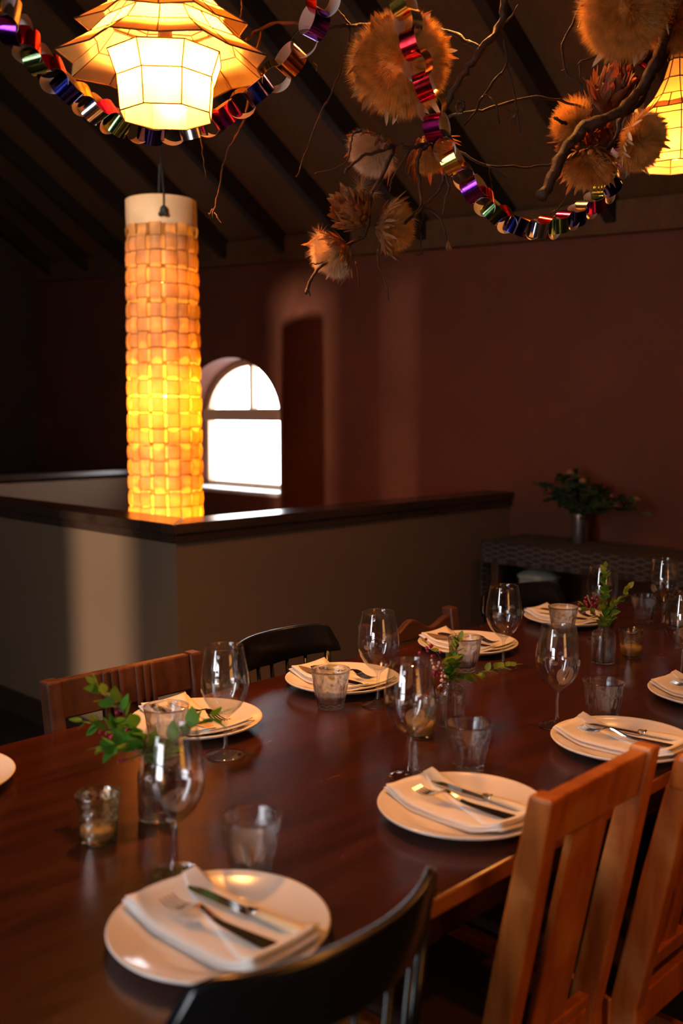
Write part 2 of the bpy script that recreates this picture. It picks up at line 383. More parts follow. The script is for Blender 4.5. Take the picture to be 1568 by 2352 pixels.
# arched window: frame, transom, mullion, panes, sill
win = bpy.data.objects.new('window_1', None); C.objects.link(win); win.matrix_local = ROOM
win['kind'] = 'structure'; win['label'] = 'deep arched window glowing white behind the woven column lamp'
SF = S_BACK+0.20; FW = 0.045
def ring(scale):
    return [(TC+HW*scale*math.cos(PI*i/NA), SPRING+0.06+((APEX-SPRING-0.06)*scale)*math.sin(PI*i/NA)) for i in range(NA+1)]
fr = MB()
inner = [(TC+(HW-FW)*math.cos(PI*i/NA), SPRING+(APEX-SPRING-FW)*math.sin(PI*i/NA)) for i in range(NA+1)]
for i in range(NA):
    (a0, z0), (a1, z1), (b0, y0), (b1, y1) = arch[i], arch[i+1], inner[i], inner[i+1]
    fr.hexa([(SF, b1, y1), (SF+0.06, b1, y1), (SF+0.06, b0, y0), (SF, b0, y0)], [(SF, a1, z1), (SF+0.06, a1, z1), (SF+0.06, a0, z0), (SF, a0, z0)])
for sg in (-1, 1):
    t0, t1 = sorted((TC+sg*HW, TC+sg*(HW-FW))); fr.box((SF, t0, SILL), (SF+0.06, t1, SPRING))
fr.box((SF, TC-HW, SILL), (SF+0.06, TC+HW, SILL+0.055))
part('window_frame', fr, M['frame'], win)
tr = MB().box((SF-0.02, TC-HW, SPRING-0.02), (SF+0.07, TC+HW, SPRING+0.065)); part('transom', tr, M['frame'], win, bevel=0.006)
mu = MB().box((SF, TC-0.016, SPRING+0.06), (SF+0.05, TC+0.016, APEX-0.02)); part('mullion', mu, M['frame'], win)
pn = MB().box((SF+0.028, TC-HW+FW, SILL+0.05), (SF+0.032, TC+HW-FW, SPRING-0.015)); part('pane', pn, M['pane'], win)
for sg in (-1, 1):
    pl = [(t, z) for (t, z) in inner if (t-TC)*sg > 0.016 and z > SPRING+0.06]
    pl = pl if sg > 0 else pl[::-1]
    edge = [(TC+sg*0.016, SPRING+0.06)]+[(pl[0][0], SPRING+0.06)]+pl+[(TC+sg*0.016, APEX-FW)]
    p2 = MB().prism(edge, lambda t, z: (SF+0.028, t, z), lambda t, z: (SF+0.032, t, z)); part('pane', p2, M['pane'], win)
si = MB().box((S_BACK-0.03, TC-HW+0.002, SILL-0.005), (SF, TC+HW-0.002, SILL+0.022)); part('window_sill', si, M['sill'], win, bevel=0.006)

# the other three walls, with the windows that light the room from behind the camera
def rect_wall(name, plane, c0, c1, u0, u1, ztop, holes, mat):
    """boxes around rectangular holes; plane 's' = wall of constant s, u = t (or the reverse)"""
    b = MB()
    def bx(ua, ub, za, zb):
        if plane == 's': b.box((c0, ua, za), (c1, ub, zb))
        else: b.box((ua, c0, za), (ub, c1, zb))
    us = sorted({u0, u1, *[h[0] for h in holes], *[h[1] for h in holes]}); zs = sorted({-0.2, ztop, *[h[2] for h in holes], *[h[3] for h in holes]})
    for ua, ub in zip(us, us[1:]):
        for za, zb in zip(zs, zs[1:]):
            if not any(h[0] <= (ua+ub)/2 <= h[1] and h[2] <= (za+zb)/2 <= h[3] for h in holes): bx(ua, ub, za, zb)
    if plane == 't':
        tt = (c0+c1)/2
        b.prism([(u0, ztop), (u1, ztop), (u1, roof_z(u1, tt)), (RIDGE, roof_z(RIDGE, tt)), (u0, roof_z(u0, tt))], lambda s, z: (s, c0, z), lambda s, z: (s, c1, z))
    else:
        b.hexa([(c0, u0, ztop), (c1, u0, ztop), (c1, u1, ztop), (c0, u1, ztop)], [(c0, u0, roof_z(c0, u0)+0.2), (c1, u0, roof_z(c1, u0)+0.02), (c1, u1, roof_z(c1, u1)+0.02), (c0, u1, roof_z(c0, u1)+0.2)])
    return room(name, b, mat)
HOLE_F = [(0.685, 0.885, 2.10, 3.60), (1.32, 1.88, 0.95, 3.60), (0.25, 1.27, 0.30, 1.26)]
HOLE_R = [(0.55, 1.25, 0.65, 1.60)]
rect_wall('wall_front', 's', S_FRONT-0.25, S_FRONT, T_RIGHT-0.2, T_LEFT+0.2, 4.5, HOLE_F, M['dark_wall'])
rect_wall('wall_right', 't', T_RIGHT-0.25, T_RIGHT, S_FRONT, S_BACK, 2.1, HOLE_R, M['dark_wall'])
rect_wall('wall_left', 't', T_LEFT, T_LEFT+0.25, S_FRONT, S_BACK, 2.1, [], M['dark_wall'])
def portal(name, loc_room, sx, sy, normal_room):
    l = bpy.data.lights.new(name, 'AREA'); l.shape = 'RECTANGLE'; l.size = sx; l.size_y = sy; l.cycles.is_portal = True
    o = bpy.data.objects.new(name, l); C.objects.link(o)
    o.location = W(*loc_room); n = W(*normal_room[:2], normal_room[2])
    o.rotation_euler = n.to_track_quat('-Z', 'Z' if abs(n.z) < 0.6 else 'Y').to_euler()
    return o
portal('daylight_arched_window', (S_BACK+0.30, TC, 1.33), 2*HW, APEX-SILL, (-1, 0, 0))
def small_window(n, plane, c, hole, mat):
    w = bpy.data.objects.new('window_%d' % n, None); C.objects.link(w); w.matrix_local = ROOM; w['kind'] = 'structure'
    u0, u1, z0, z1 = hole
    def bx(b, ua, ub, za, zb, d0, d1):
        return b.box((c+d0, ua, za), (c+d1, ub, zb)) if plane == 's' else b.box((ua, c+d0, za), (ub, c+d1, zb))
    f = MB(); um = (u0+u1)/2; zm = z0+(z1-z0)*0.52
    for (a, b_, zc, zd) in ((u0, u0+0.05, z0, z1), (u1-0.05, u1, z0, z1), (u0, u1, z0, z0+0.06), (u0, u1, z1-0.05, z1), (u0, u1, zm-0.02, zm+0.02)):
        bx(f, a, b_, zc, zd, -0.10, -0.05)
    part('window_frame', f, M['frame'], w)
    for (za, zb) in ((z0+0.06, zm-0.02), (zm+0.02, z1-0.05)):
        part('pane', bx(MB(), u0+0.05, u1-0.05, za, zb, -0.078, -0.074), mat, w)
for i, h in enumerate(HOLE_F):
    small_window(2+i, 's', S_FRONT, h, M['pane'])
    portal('daylight_front_window', (S_FRONT-0.24, (h[0]+h[1])/2, (h[2]+h[3])/2), h[1]-h[0], h[3]-h[2], (1, 0, 0))
small_window(5, 't', T_RIGHT, HOLE_R[0], M['warm_pane'])
h = HOLE_R[0]; portal('daylight_side_window', ((h[0]+h[1])/2, T_RIGHT-0.24, (h[2]+h[3])/2), h[1]-h[0], h[3]-h[2], (0, 1, 0))

# roof: two slopes with rafters below
rf = MB()
def roof_piece(s0, s1, t0, t1):
    q = [(s0, t0), (s1, t0), (s1, t1), (s0, t1)]
    rf.hexa([(s, t, roof_z(s, t)) for s, t in q], [(s, t, roof_z(s, t)+0.06) for s, t in q])
TL, TR = T_LEFT+0.25, T_RIGHT-0.25
roof_piece(RIDGE, S1, TR, TL)
roof_piece(S_FRONT-0.3, RIDGE, TR, TL)
ceil = room('ceiling', rf, M['ceiling'])
tr_ = 5.33-0.575*14
while tr_ < T_LEFT:
    for (sa, sb) in ((S_BACK-0.03, RIDGE), (RIDGE, S_FRONT)):
        d = 0.135; q = [(sa, tr_-0.028), (sb, tr_-0.028), (sb, tr_+0.028), (sa, tr_+0.028)]
        rb = MB().hexa([(s, t, roof_z(s, t)-d) for s, t in q], [(s, t, roof_z(s, t)+0.005) for s, t in q])
        part('rafter', rb, M['rafter'], ceil)
    tr_ += 0.575
# low walls around the stairwell with their capped rail
lw = MB(); ZT = 0.94
lw.box((WS, WT0, -2.5), (WS+TH, WT1+TH, ZT)); lw.box((WS+TH, WT0, -2.5), (S_BACK, WT0+TH, ZT)); lw.box((WS+TH, WT1, -2.5), (S_BACK, WT1+TH, ZT))
hw_ = room('wall_stairwell', lw, M['taupe'])
hw_['label'] = 'low plastered stairwell wall with dark timber cap'
O = 0.03
def cap(poly, z0, z1, name, bev):
    b = MB().prism(poly, lambda s, t: (s, t, z0), lambda s, t: (s, t, z1))
    return part(name, b, M['cap'], hw_, bevel=bev)
a, b_, c_, d_ = WS-O, WS+TH+O, WT0-O, WT0+TH+O
g = 0.0015
cap([(a, c_+g), (b_, d_+g), (b_, WT1+TH+O), (a, WT1+TH+O)], ZT+0.022, ZT+0.062, 'cap_board', 0.006)
cap([(a+g, c_), (S_BACK, c_), (S_BACK, d_), (b_+g, d_)], ZT+0.022, ZT+0.062, 'cap_board', 0.006)
cap([(b_, WT1-O), (S_BACK, WT1-O), (S_BACK, WT1+TH+O), (b_, WT1+TH+O)], ZT+0.022, ZT+0.062, 'cap_board', 0.006)
O2 = 0.018; a, b_, c_, d_ = WS-O2, WS+TH+O2, WT0-O2, WT0+TH+O2
cap([(a, c_+g), (b_, d_+g), (b_, WT1+TH), (a, WT1+TH)], ZT-0.012, ZT+0.022, 'cap_trim', 0.003)
cap([(a+g, c_), (S_BACK, c_), (S_BACK, d_), (b_+g, d_)], ZT-0.012, ZT+0.022, 'cap_trim', 0.003)
bb = MB(); bb.box((WS-0.015, WT0-0.015, 0), (WS, T_LEFT, 0.11)); bb.box((WS, WT0-0.015, 0), (S_BACK, WT0, 0.11))
room('baseboard_stairwell', bb, M['cap'])

# ------------------------------------------------------------------ dining table
TS0, TS1, TT0, TT1, TZ = 0.28, 3.16, 0.82, 1.845, 0.75
tb = thing('dining_table', 'long dark mahogany dining table laid for dinner', 'table', W((TS0+TS1)/2, (TT0+TT1)/2), ANG)
L2, W2 = (TS1-TS0)/2, (TT1-TT0)/2
top_ = MB().box((-L2, -W2, TZ-0.028), (L2, W2, TZ)); top_.mi[2:6] = [1]*4
part('tabletop', top_, [M['table'], M['table_edge_lit']], tb, bevel=0.005, seg=3)
for sg in (-1, 1):
    part('apron', MB().box((-L2+0.1, sg*(W2-0.08)-0.012, TZ-0.12), (L2-0.1, sg*(W2-0.08)+0.012, TZ-0.028)), M['table'], tb)
    part('apron', MB().box((sg*(L2-0.09)-0.012, -W2+0.09, TZ-0.12), (sg*(L2-0.09)+0.012, W2-0.09, TZ-0.028)), M['table'], tb)
    for sh in (-1, 1):
        cx, cy = sg*(L2-0.09), sh*(W2-0.09)
        part('leg', MB().hexa([(cx-0.03, cy-0.03, 0), (cx+0.03, cy-0.03, 0), (cx+0.03, cy+0.03, 0), (cx-0.03, cy+0.03, 0)],
                              [(cx-0.045, cy-0.045, TZ-0.028), (cx+0.045, cy-0.045, TZ-0.028), (cx+0.045, cy+0.045, TZ-0.028), (cx-0.045, cy+0.045, TZ-0.028)]), M['table'], tb, bevel=0.004)

# ------------------------------------------------------------------ chairs (local +y faces the table)
def spindle_chair(label, loc, rz, group, ztop=0.82):
    t = thing('spindle_chair', label, 'chair', loc, rz, group)
    K = M['black']
    hw, bow, h = 0.205, 0.075, 0.09
    yb = -0.20
    def arc(u): return (u*hw, yb-0.05+bow*abs(u)**2.2)              # crest plan curve, ends swept towards the table
    b = MB(); n = 20
    for i in range(n+1):
        u = -1+2*i/n; x, y = arc(u)
        e = max(0, (abs(u)-0.80)/0.20); top = ztop-0.055*(1-math.sqrt(max(0, 1-e*e))); bot = ztop-h+0.012*abs(u)
        dy = 0.010
        b.v += [(x, y-dy, bot), (x, y+dy, bot), (x, y+dy*0.8-0.012, top), (x, y-dy*0.8-0.012, top)]
    for i in range(n):
        for k in range(4): b.f.append((4*i+k, 4*i+(k+1) % 4, 4*i+4+(k+1) % 4, 4*i+4+k)); b.mi.append(0)
    b.f += [(0, 1, 2, 3), (4*n, 4*n+1, 4*n+2, 4*n+3)]; b.mi += [0, 0]
    part('crest_rail', b, K, t, bevel=0.004, smooth=True)
    for i in range(7):
        u = -0.86+1.72*i/6; x, y = arc(u)
        r = 0.0062 if 0 < i < 6 else 0.011
        part('spindle', MB().tube([(x*0.86, -0.175+0.03*abs(u), 0.45), (x*0.94, y+0.012, 0.62), (x, y-0.002, ztop-h+0.02)], [r*0.8, r, r*0.8], 8), K, t, smooth=True)
    poly = []
    for i in range(28):
        a = 2*PI*i/28; ca, sa = math.cos(a), math.sin(a)
        poly.append((0.205*math.copysign(abs(ca)**0.6, ca), 0.20*math.copysign(abs(sa)**0.6, sa)))
    part('seat', MB().prism(poly, lambda x, y: (x*0.96, y*0.96, 0.425), lambda x, y: (x, y, 0.458)), K, t, bevel=0.008)
    for sx in (-1, 1):
        for sy in (-1, 1):
            part('leg', MB().tube([(sx*0.14, sy*0.13, 0.43), (sx*0.165, sy*0.155, 0.25), (sx*0.20, sy*0.19, 0)], [0.014, 0.019, 0.012], 10), K, t, smooth=True)
        part('stretcher', MB().tube([(sx*0.175, -0.165, 0.19), (sx*0.175, 0.165, 0.19)], 0.009, 8), K, t, smooth=True)
    part('stretcher', MB().tube([(-0.175, 0, 0.19), (0.175, 0, 0.19)], 0.009, 8), K, t, smooth=True)
    return t
def framed_chair(name, label, loc, rz, kind, ztop, hw, group, mat, rec=10.0):
    """square-framed wooden chairs; posts recline by rec degrees above the seat"""
    t = thing(name, label, 'chair', loc, rz, group)
    K = M[mat]; tn = math.tan(R(rec)); yb = -0.20
    def py(z): return yb-(z-0.43)*tn if z > 0.43 else yb+(0.43-z)*-0.06
    px_, pd = (0.017, 0.024)
    def post(sx, top):
        b = MB(); zs = [0, 0.43, 0.66, top]; rows = []
        for z in zs:
            x = sx*(hw-0.012*(1-z/top)); y = py(z); w = px_*(0.85 if z == 0 else 1); d = pd*(0.8 if z in (0, top) else 1.0)
            rows.append([(x-w, y-d, z), (x+w, y-d, z), (x+w, y+d, z), (x-w, y+d, z)])
        for r0, r1 in zip(rows, rows[1:]): b.hexa(r0, r1)
        me = b.mesh('post', K); bm = bmesh.new(); bm.from_mesh(me); bmesh.ops.remove_doubles(bm, verts=bm.verts, dist=1e-5)
        bad = [f for f in bm.faces if all(len(e.link_faces) > 2 for e in f.edges)]
        bmesh.ops.delete(bm, geom=bad, context='FACES_ONLY'); bmesh.ops.recalc_face_normals(bm, faces=bm.faces); bm.to_mesh(me); bm.free()
        o = link('post', me, t); m = o.modifiers.new('soft_edges', 'BEVEL'); m.width = 0.005; m.segments = 2; m.limit_method = 'ANGLE'; m.angle_limit = R(40)
        return o
    def slab(nm, x0, x1, z0, z1, d=0.010, off=0.0, ztopfn=None, n=1, m=None, bev=0.004):
        b = MB(); k = max(1, n); rows = []
        for i in range(k+1):
            x = x0+(x1-x0)*i/k; zt = ztopfn((x-x0)/(x1-x0)) if ztopfn else z1
            rows.append([(x, py(z0)-d+off, z0), (x, py(z0)+d+off, z0), (x, py(zt)+d+off, zt), (x, py(zt)-d+off, zt)])
        for r in rows: b.v += r
        for i in range(k):
            for j in range(4): b.f.append((4*i+j, 4*i+(j+1) % 4, 4*i+4+(j+1) % 4, 4*i+4+j)); b.mi.append(0)
        b.f += [(0, 1, 2, 3), (4*k, 4*k+1, 4*k+2, 4*k+3)]; b.mi += [0, 0]
        return part(nm, b, m or K, t, bevel=bev)
    if kind == 'slat':
        for sx in (-1, 1): post(sx, ztop)
        slab('crest_rail', -hw+0.017, hw-0.017, ztop-0.078, ztop-0.004, 0.013)
        slab('splat', -0.052, 0.052, 0.455, ztop-0.075, 0.007)
        slab('back_rail', -hw+0.017, hw-0.017, 0.437, 0.460, 0.011)
    elif kind == 'capped':
        for sx in (-1, 1): post(sx, ztop-0.055)
        slab('crest_rail', -hw-0.022, hw+0.022, ztop-0.062, ztop, 0.017, bev=0.010)
        for x in (-0.075, 0, 0.075): slab('splat', x-0.022, x+0.022, 0.50, ztop-0.06, 0.006)
        slab('back_rail', -hw+0.017, hw-0.017, 0.475, 0.51, 0.011)
    elif kind == 'panel':
        for sx in (-1, 1): post(sx, ztop)
        slab('crest_rail', -hw+0.017, hw-0.017, ztop-0.085, ztop-0.002, 0.012)
        slab('splat', -0.065, 0.065, 0.50, ztop-0.083, 0.009)
        for x in (-0.062, -0.042, -0.022, 0.022, 0.042, 0.062):
            slab('reed', x-0.006, x+0.006, 0.51, ztop-0.002, 0.006, 0.012, bev=0.004)
        slab('back_rail', -hw+0.017, hw-0.017, 0.475, 0.51, 0.011)
    elif kind == 'wave':
        for sx in (-1, 1): post(sx, ztop+0.012)
        slab('crest_rail', -hw+0.017, hw-0.017, ztop-0.06, ztop, 0.011, ztopfn=lambda u: ztop-0.022+0.012*math.cos(4*PI*(u-0.5))+0.010*math.exp(-((u-0.5)/0.12)**2), n=24)
        slab('mid_rail', -hw+0.017, hw-0.017, ztop-0.20, ztop-0.16, 0.009)
        slab('back_rail', -hw+0.017, hw-0.017, 0.475, 0.51, 0.011)
    # seat frame, pad, front legs, stretchers
    for sx in (-1, 1):
        part('leg', MB().hexa([(sx*hw-0.015, 0.165, 0), (sx*hw+0.015, 0.165, 0), (sx*hw+0.015, 0.195, 0), (sx*hw-0.015, 0.195, 0)],
                              [(sx*hw-0.02, 0.16, 0.43), (sx*hw+0.02, 0.16, 0.43), (sx*hw+0.02, 0.20, 0.43), (sx*hw-0.02, 0.20, 0.43)]), K, t, bevel=0.003)
        part('seat_rail', MB().box((sx*hw-0.014, yb+0.02, 0.375), (sx*hw+0.014, 0.16, 0.435)), K, t, bevel=0.003)
        part('stretcher', MB().box((sx*hw-0.009, yb+0.02, 0.16), (sx*hw+0.009, 0.17, 0.19)), K, t)
    part('seat_rail', MB().box((-hw+0.014, 0.17, 0.375), (hw-0.014, 0.198, 0.435)), K, t, bevel=0.003)
    part('seat_rail', MB().box((-hw+0.014, yb-0.012, 0.375), (hw-0.014, yb+0.014, 0.435)), K, t, bevel=0.003)
    part('seat_pad', MB().box((-hw+0.012, yb+0.02, 0.42), (hw-0.012, 0.185, 0.456)), M['leather'], t, bevel=0.016, seg=3)
    part('stretcher', MB().box((-hw, -0.01, 0.165), (hw, 0.01, 0.185)), K, t)
    return t
G = 'chairs around the dining table'
spindle_chair('black spindle-back chair in the foreground, cut by the bottom edge', W(0.735, 0.95), ANG, G, 0.862)
framed_chair('slat_back_chair', 'orange-brown wooden chair with one broad splat in right foreground', W(1.265, 1.01), ANG+R(1), 'slat', 0.895, 0.143, G, 'oak', 11)
framed_chair('slat_back_chair', 'wooden chair with overhanging crest rail cut by the right photo edge', W(1.64, 0.965), ANG, 'capped', 0.885, 0.185, G, 'oak', 12)
framed_chair('panel_back_chair', 'brown chair with reeded panel back by the taupe low wall', W(1.225, 1.635), ANG+PI-R(1), 'panel', 0.845, 0.185, G, 'brown_wood', 8)
spindle_chair('black spindle-back chair between the reeded and the wavy-topped chairs', W(1.792, 1.755), ANG+PI+R(6), G)
framed_chair('wavy_crest_chair', 'dark reddish chair with wavy crest rail across the table', W(2.228, 1.65), ANG+PI, 'wave', 0.80, 0.19, G, 'dark_wood', 8)
spindle_chair('farthest black spindle-back chair in front of the lidded jar', W(2.80, 1.72), ANG+PI-R(8), G)

# ------------------------------------------------------------------ place settings
def plate_h(r): return 0.006 if r < 0.088 else 0.006+0.018*((r-0.088)/0.052)**0.8
def plate_mesh():
    top = [(0, 0.006), (0.05, 0.006), (0.085, 0.006)]+[(r, plate_h(r)) for r in (0.094, 0.104, 0.115, 0.126, 0.136)]+[(0.139, 0.0245), (0.1405, 0.0225)]
    bot = [(0.1385, 0.0195), (0.12, 0.012), (0.10, 0.004), (0.088, 0.001), (0.084, 0.0), (0.078, 0.002), (0, 0.002)]
    return fix_normals(MB().lathe(top+bot, 64).mesh('plate', M['china'], True))
PLATE = plate_mesh()
def napkin_mesh(seed):
    """folded linen: a pad of layers resting in the plate, with a turned-back diagonal flap"""
    r = random.Random(seed); b = MB(); nx, ny = 10, 20
    def lay(x0, x1, y0, y1, z0, th, cut=0.0, wob=0.002):
        k = [r.uniform(0, 6) for _ in range(4)]; o = len(b.v)
        def Zf(x, y):
            return plate_h(min(0.14, math.hypot(x, y)))*(0.35+0.65*min(1, (abs(y)/0.11)**2)) + wob*math.sin(28*x+k[0])*math.cos(21*y+k[1])
        for lvl in (0, 1):
            for j in range(ny+1):
                for i in range(nx+1):
                    y = y0+(y1-y0)*j/ny; xx0, xx1 = x0, x1
                    if cut: xx0 = x0+(x1-x0)*cut*(j/ny)
                    x = xx0+(xx1-xx0)*i/nx
                    e = min(i, nx-i, j, ny-j); puff = 1.0 if e > 0 else 0.55
                    b.v.append((x, y, Zf(x, y)+z0+lvl*th*puff))
        n1 = (nx+1)*(ny+1)
        for j in range(ny):
            for i in range(nx):
                q = [o+j*(nx+1)+i, o+j*(nx+1)+i+1, o+(j+1)*(nx+1)+i+1, o+(j+1)*(nx+1)+i]
                b.f.append(tuple(q[::-1])); b.f.append(tuple(p+n1 for p in q)); b.mi += [0, 0]
        rim = [o+i for i in range(nx+1)]+[o+j*(nx+1)+nx for j in range(1, ny+1)]+[o+ny*(nx+1)+i for i in range(nx-1, -1, -1)]+[o+j*(nx+1) for j in range(ny-1, 0, -1)]
        for p, q in zip(rim, rim[1:]+rim[:1]): b.f.append((p, q, q+n1, p+n1)); b.mi.append(0)
    lay(-0.060, 0.060, -0.128, 0.122, 0.006, 0.006)
    lay(-0.058, 0.056, -0.122, 0.119, 0.0125, 0.004, wob=0.0012)
    lay(-0.058, 0.058, -0.120, 0.118, 0.0170, 0.0028, cut=0.80, wob=0.0016)
    return fix_normals(b.mesh('napkin', M['linen'], True))
NAPKINS = [napkin_mesh(i) for i in range(3)]
# knife (tip at +y) and fork, lying along y with z=0 at the underside
def knife_parts(hmat):
    bl = MB(); rows = []
    for i in range(15):
        u = i/14; y = 0.0+0.118*u; w = 0.0095*(1 if u < 0.8 else math.sqrt(max(0.02, 1-((u-0.8)/0.2)**2))); c = 0.0015*u
        bl.v += [(-w+c, y, 0.0012), (w*0.95+c, y, 0.0006), (w*0.95+c, y, 0.0014), (-w+c, y, 0.0028)]
    for i in range(14):
        for k in range(4): bl.f.append((4*i+k, 4*i+(k+1) % 4, 4*i+4+(k+1) % 4, 4*i+4+k)); bl.mi.append(0)
    bl.f += [(0, 1, 2, 3), (56, 57, 58, 59)]; bl.mi += [0, 0]
    bo = MB().lathe([(0, -0.012), (0.0056, -0.012), (0.0062, -0.008), (0.005, -0.004), (0.0056, 0.0), (0.004, 0.006), (0, 0.007)], 12, mat=Matrix.Translation((0, 0, 0.0055)) @ Matrix.Rotation(-PI/2, 4, 'X'))
    hd = MB().lathe([(0, -0.098), (0.006, -0.097), (0.0082, -0.092), (0.0085, -0.07), (0.0075, -0.04), (0.0062, -0.0115), (0, -0.0115)], 14, mat=Matrix.Translation((0, 0, 0.006)) @ Matrix.Rotation(-PI/2, 4, 'X') @ Matrix.Diagonal((1, 0.72, 1, 1)))
    return bl.mesh('blade', M['steel'], False), fix_normals(bo.mesh('bolster', M['steel'], True)), fix_normals(hd.mesh('handle', M[hmat], True))
KN = {h: knife_parts(h) for h in ('bone', 'brown_handle', 'black_handle')}
for h in KN: fix_normals(KN[h][0])
def fork_parts():
    def zc(y): return 0.004+0.010*math.exp(-((y-0.035)/0.022)**2)-(0.004*((y-0.05)/0.05) if y > 0.05 else 0)+0.010*max(0, (y-0.075)/0.03)**2
    hd = MB(); ys = [-0.10+0.135*i/20 for i in range(21)]
    for y in ys:
        u = (y+0.10)/0.135; w = 0.0095*(1-u)**1.3+0.0033 if u < 0.98 else 0.0035
        if u < 0.06: w *= 0.55+u*7
        z = zc(y); hd.v += [(-w, y, z), (w, y, z), (w*0.8, y, z+0.0026), (-w*0.8, y, z+0.0026)]
    for i in range(20):
        for k in range(4): hd.f.append((4*i+k, 4*i+(k+1) % 4, 4*i+4+(k+1) % 4, 4*i+4+k)); hd.mi.append(0)
    hd.f += [(0, 1, 2, 3), (80, 81, 82, 83)]; hd.mi += [0, 0]
    tn = MB()
    ys = [0.033+0.021*i/6 for i in range(7)]; o = 0
    for y in ys:
        u = (y-0.033)/0.021; w = 0.0035+0.0085*math.sin(u*PI/2); z = zc(y); tn.v += [(-w, y, z-0.001*u), (w, y, z-0.001*u), (w, y, z+0.0018), (-w, y, z+0.0018)]
    for i in range(6):
        for k in range(4): tn.f.append((4*i+k, 4*i+(k+1) % 4, 4*i+4+(k+1) % 4, 4*i+4+k)); tn.mi.append(0)
    tn.f += [(0, 1, 2, 3), (24, 25, 26, 27)]; tn.mi += [0, 0]
    tines = []
    for x in (-0.0102, -0.0034, 0.0034, 0.0102):
        q = MB()
        for i in range(9):
            y = 0.052+0.048*i/8; w = 0.0020*(1-0.45*i/8); z = zc(y)-0.001; q.v += [(x-w, y, z), (x+w, y, z), (x+w*0.8, y, z+0.002), (x-w*0.8, y, z+0.002)]
        for i in range(8):
            for k in range(4): q.f.append((4*i+k, 4*i+(k+1) % 4, 4*i+4+(k+1) % 4, 4*i+4+k)); q.mi.append(0)
        q.f += [(0, 1, 2, 3), (32, 33, 34, 35)]; q.mi += [0, 0]
        tines.append(fix_normals(q.mesh('tine', M['steel'])))
    return fix_normals(hd.mesh('fork_handle', M['steel'])), fix_normals(tn.mesh('fork_neck', M['steel'])), tines
FORK = fork_parts()
def setting(s, t, far, hmat, where, full=True, seed=0):
    rz = ANG+(PI if far else 0)+R(random.Random(seed).uniform(-3, 3)); loc = W(s, t, TZ)
    Rm = Matrix.Translation(loc) @ Matrix.Rotation(rz, 4, 'Z')
    p = link('dinner_plate', PLATE, loc=loc, rz=rz); tag(p, 'round white plate '+where, 'plate', 'dinner plates')
    n = link('napkin', NAPKINS[seed % 3], loc=loc, rz=rz); tag(n, 'folded white linen napkin on the plate '+where, 'napkin', 'folded napkins')
    if not full: return
    rr = random.Random(seed+50)
    k = thing('table_knife', 'knife with %s handle on the napkin %s' % ({'bone': 'pale bone', 'brown_handle': 'brown', 'black_handle': 'black'}[hmat], where), 'knife', group='dinner knives')
    k.matrix_world = Rm @ Matrix.Translation((0.034, -0.022, 0.0255)) @ Matrix.Rotation(R(4+rr.uniform(-2, 2)), 4, 'Z')
    for nm, me in zip(('blade', 'bolster', 'handle'), KN[hmat]): link(nm, me, k)
    f = thing('table_fork', 'silver fork on the napkin '+where, 'fork', group='dinner forks')
    f.matrix_world = Rm @ Matrix.Translation((-0.012, -0.015, 0.0255)) @ Matrix.Rotation(R(5+rr.uniform(-3, 3)), 4, 'Z')
    link('handle', FORK[0], f); link('neck', FORK[1], f)
    for me in FORK[2]: link('tine', me, f)
def ST(x, y): return (x*AX.x+y*AX.y, x*BX.x+y*BX.y)
for i, (xy, far, hm, where, full) in enumerate([
    ((-0.154, 1.20), 0, 'bone', 'nearest the camera at the bottom left', True),
    ((0.199, 1.583), 0, 'bone', 'left of the orange splat chair', True),
    ((0.556, 1.915), 0, 'bone', 'beyond the orange splat chair', True),
    ((0.855, 2.255), 0, 'bone', 'barely showing at the right photo edge', True),
    ((-0.307, 2.049), 1, 'black_handle', 'in front of the reeded panel chair', True),
    ((0.003, 2.372), 1, 'brown_handle', 'in front of the middle black spindle chair', True),
    ((0.355, 2.75), 1, 'brown_handle', 'in front of the wavy-topped chair', True),
    ((0.72, 3.11), 1, 'bone', 'in front of the farthest black chair', True),
    ((-0.7235, 1.707), 1, 'bone', 'cut off by the left photo edge', False)]):
    setting(*ST(*xy), far, hm, where, full, i)

# ------------------------------------------------------------------ glassware
def wine_mesh():
    out = [(0, 0.0), (0.030, 0.0), (0.0375, 0.0008), (0.0382, 0.0016), (0.0375, 0.0024), (0.028, 0.0042), (0.016, 0.0075), (0.008, 0.013), (0.0052, 0.022), (0.0040, 0.036), (0.0037, 0.055), (0.0042, 0.068),
           (0.0065, 0.0755), (0.012, 0.0805), (0.021, 0.0875), (0.032, 0.099), (0.0405, 0.1135), (0.0455, 0.129), (0.0472, 0.143), (0.0462, 0.160), (0.0432, 0.180), (0.0395, 0.199), (0.0368, 0.2145), (0.0362, 0.2158)]
    inn = [(0.0355, 0.2145), (0.0383, 0.199), (0.0420, 0.180), (0.0450, 0.160), (0.0460, 0.143), (0.0443, 0.129), (0.0393, 0.1138), (0.0306, 0.0997), (0.0195, 0.0888), (0.010, 0.0828), (0.004, 0.081), (0, 0.0808)]
    # refine by a smooth pass
    return fix_normals(MB().lathe(out+inn, 56).mesh('wine_glass', M['glass'], True))
WINE = wine_mesh()
def wines(px, py, label, rz=0):
    v = Z0(px, py); o = link('wine_glass', WINE, loc=v, rz=rz); return tag(o, label, 'wine glass', 'wine glasses')
def Z0(px, py, z=TZ):
    u = (px-784)/FPX; v = (1176-py)/FPX
    r = Vector((u, math.cos(PITCH)+v*math.sin(PITCH), v*math.cos(PITCH)-math.sin(PITCH))); k = (z-CAM_H)/r.z
    return Vector((r.x*k, r.y*k, z+0.0006))
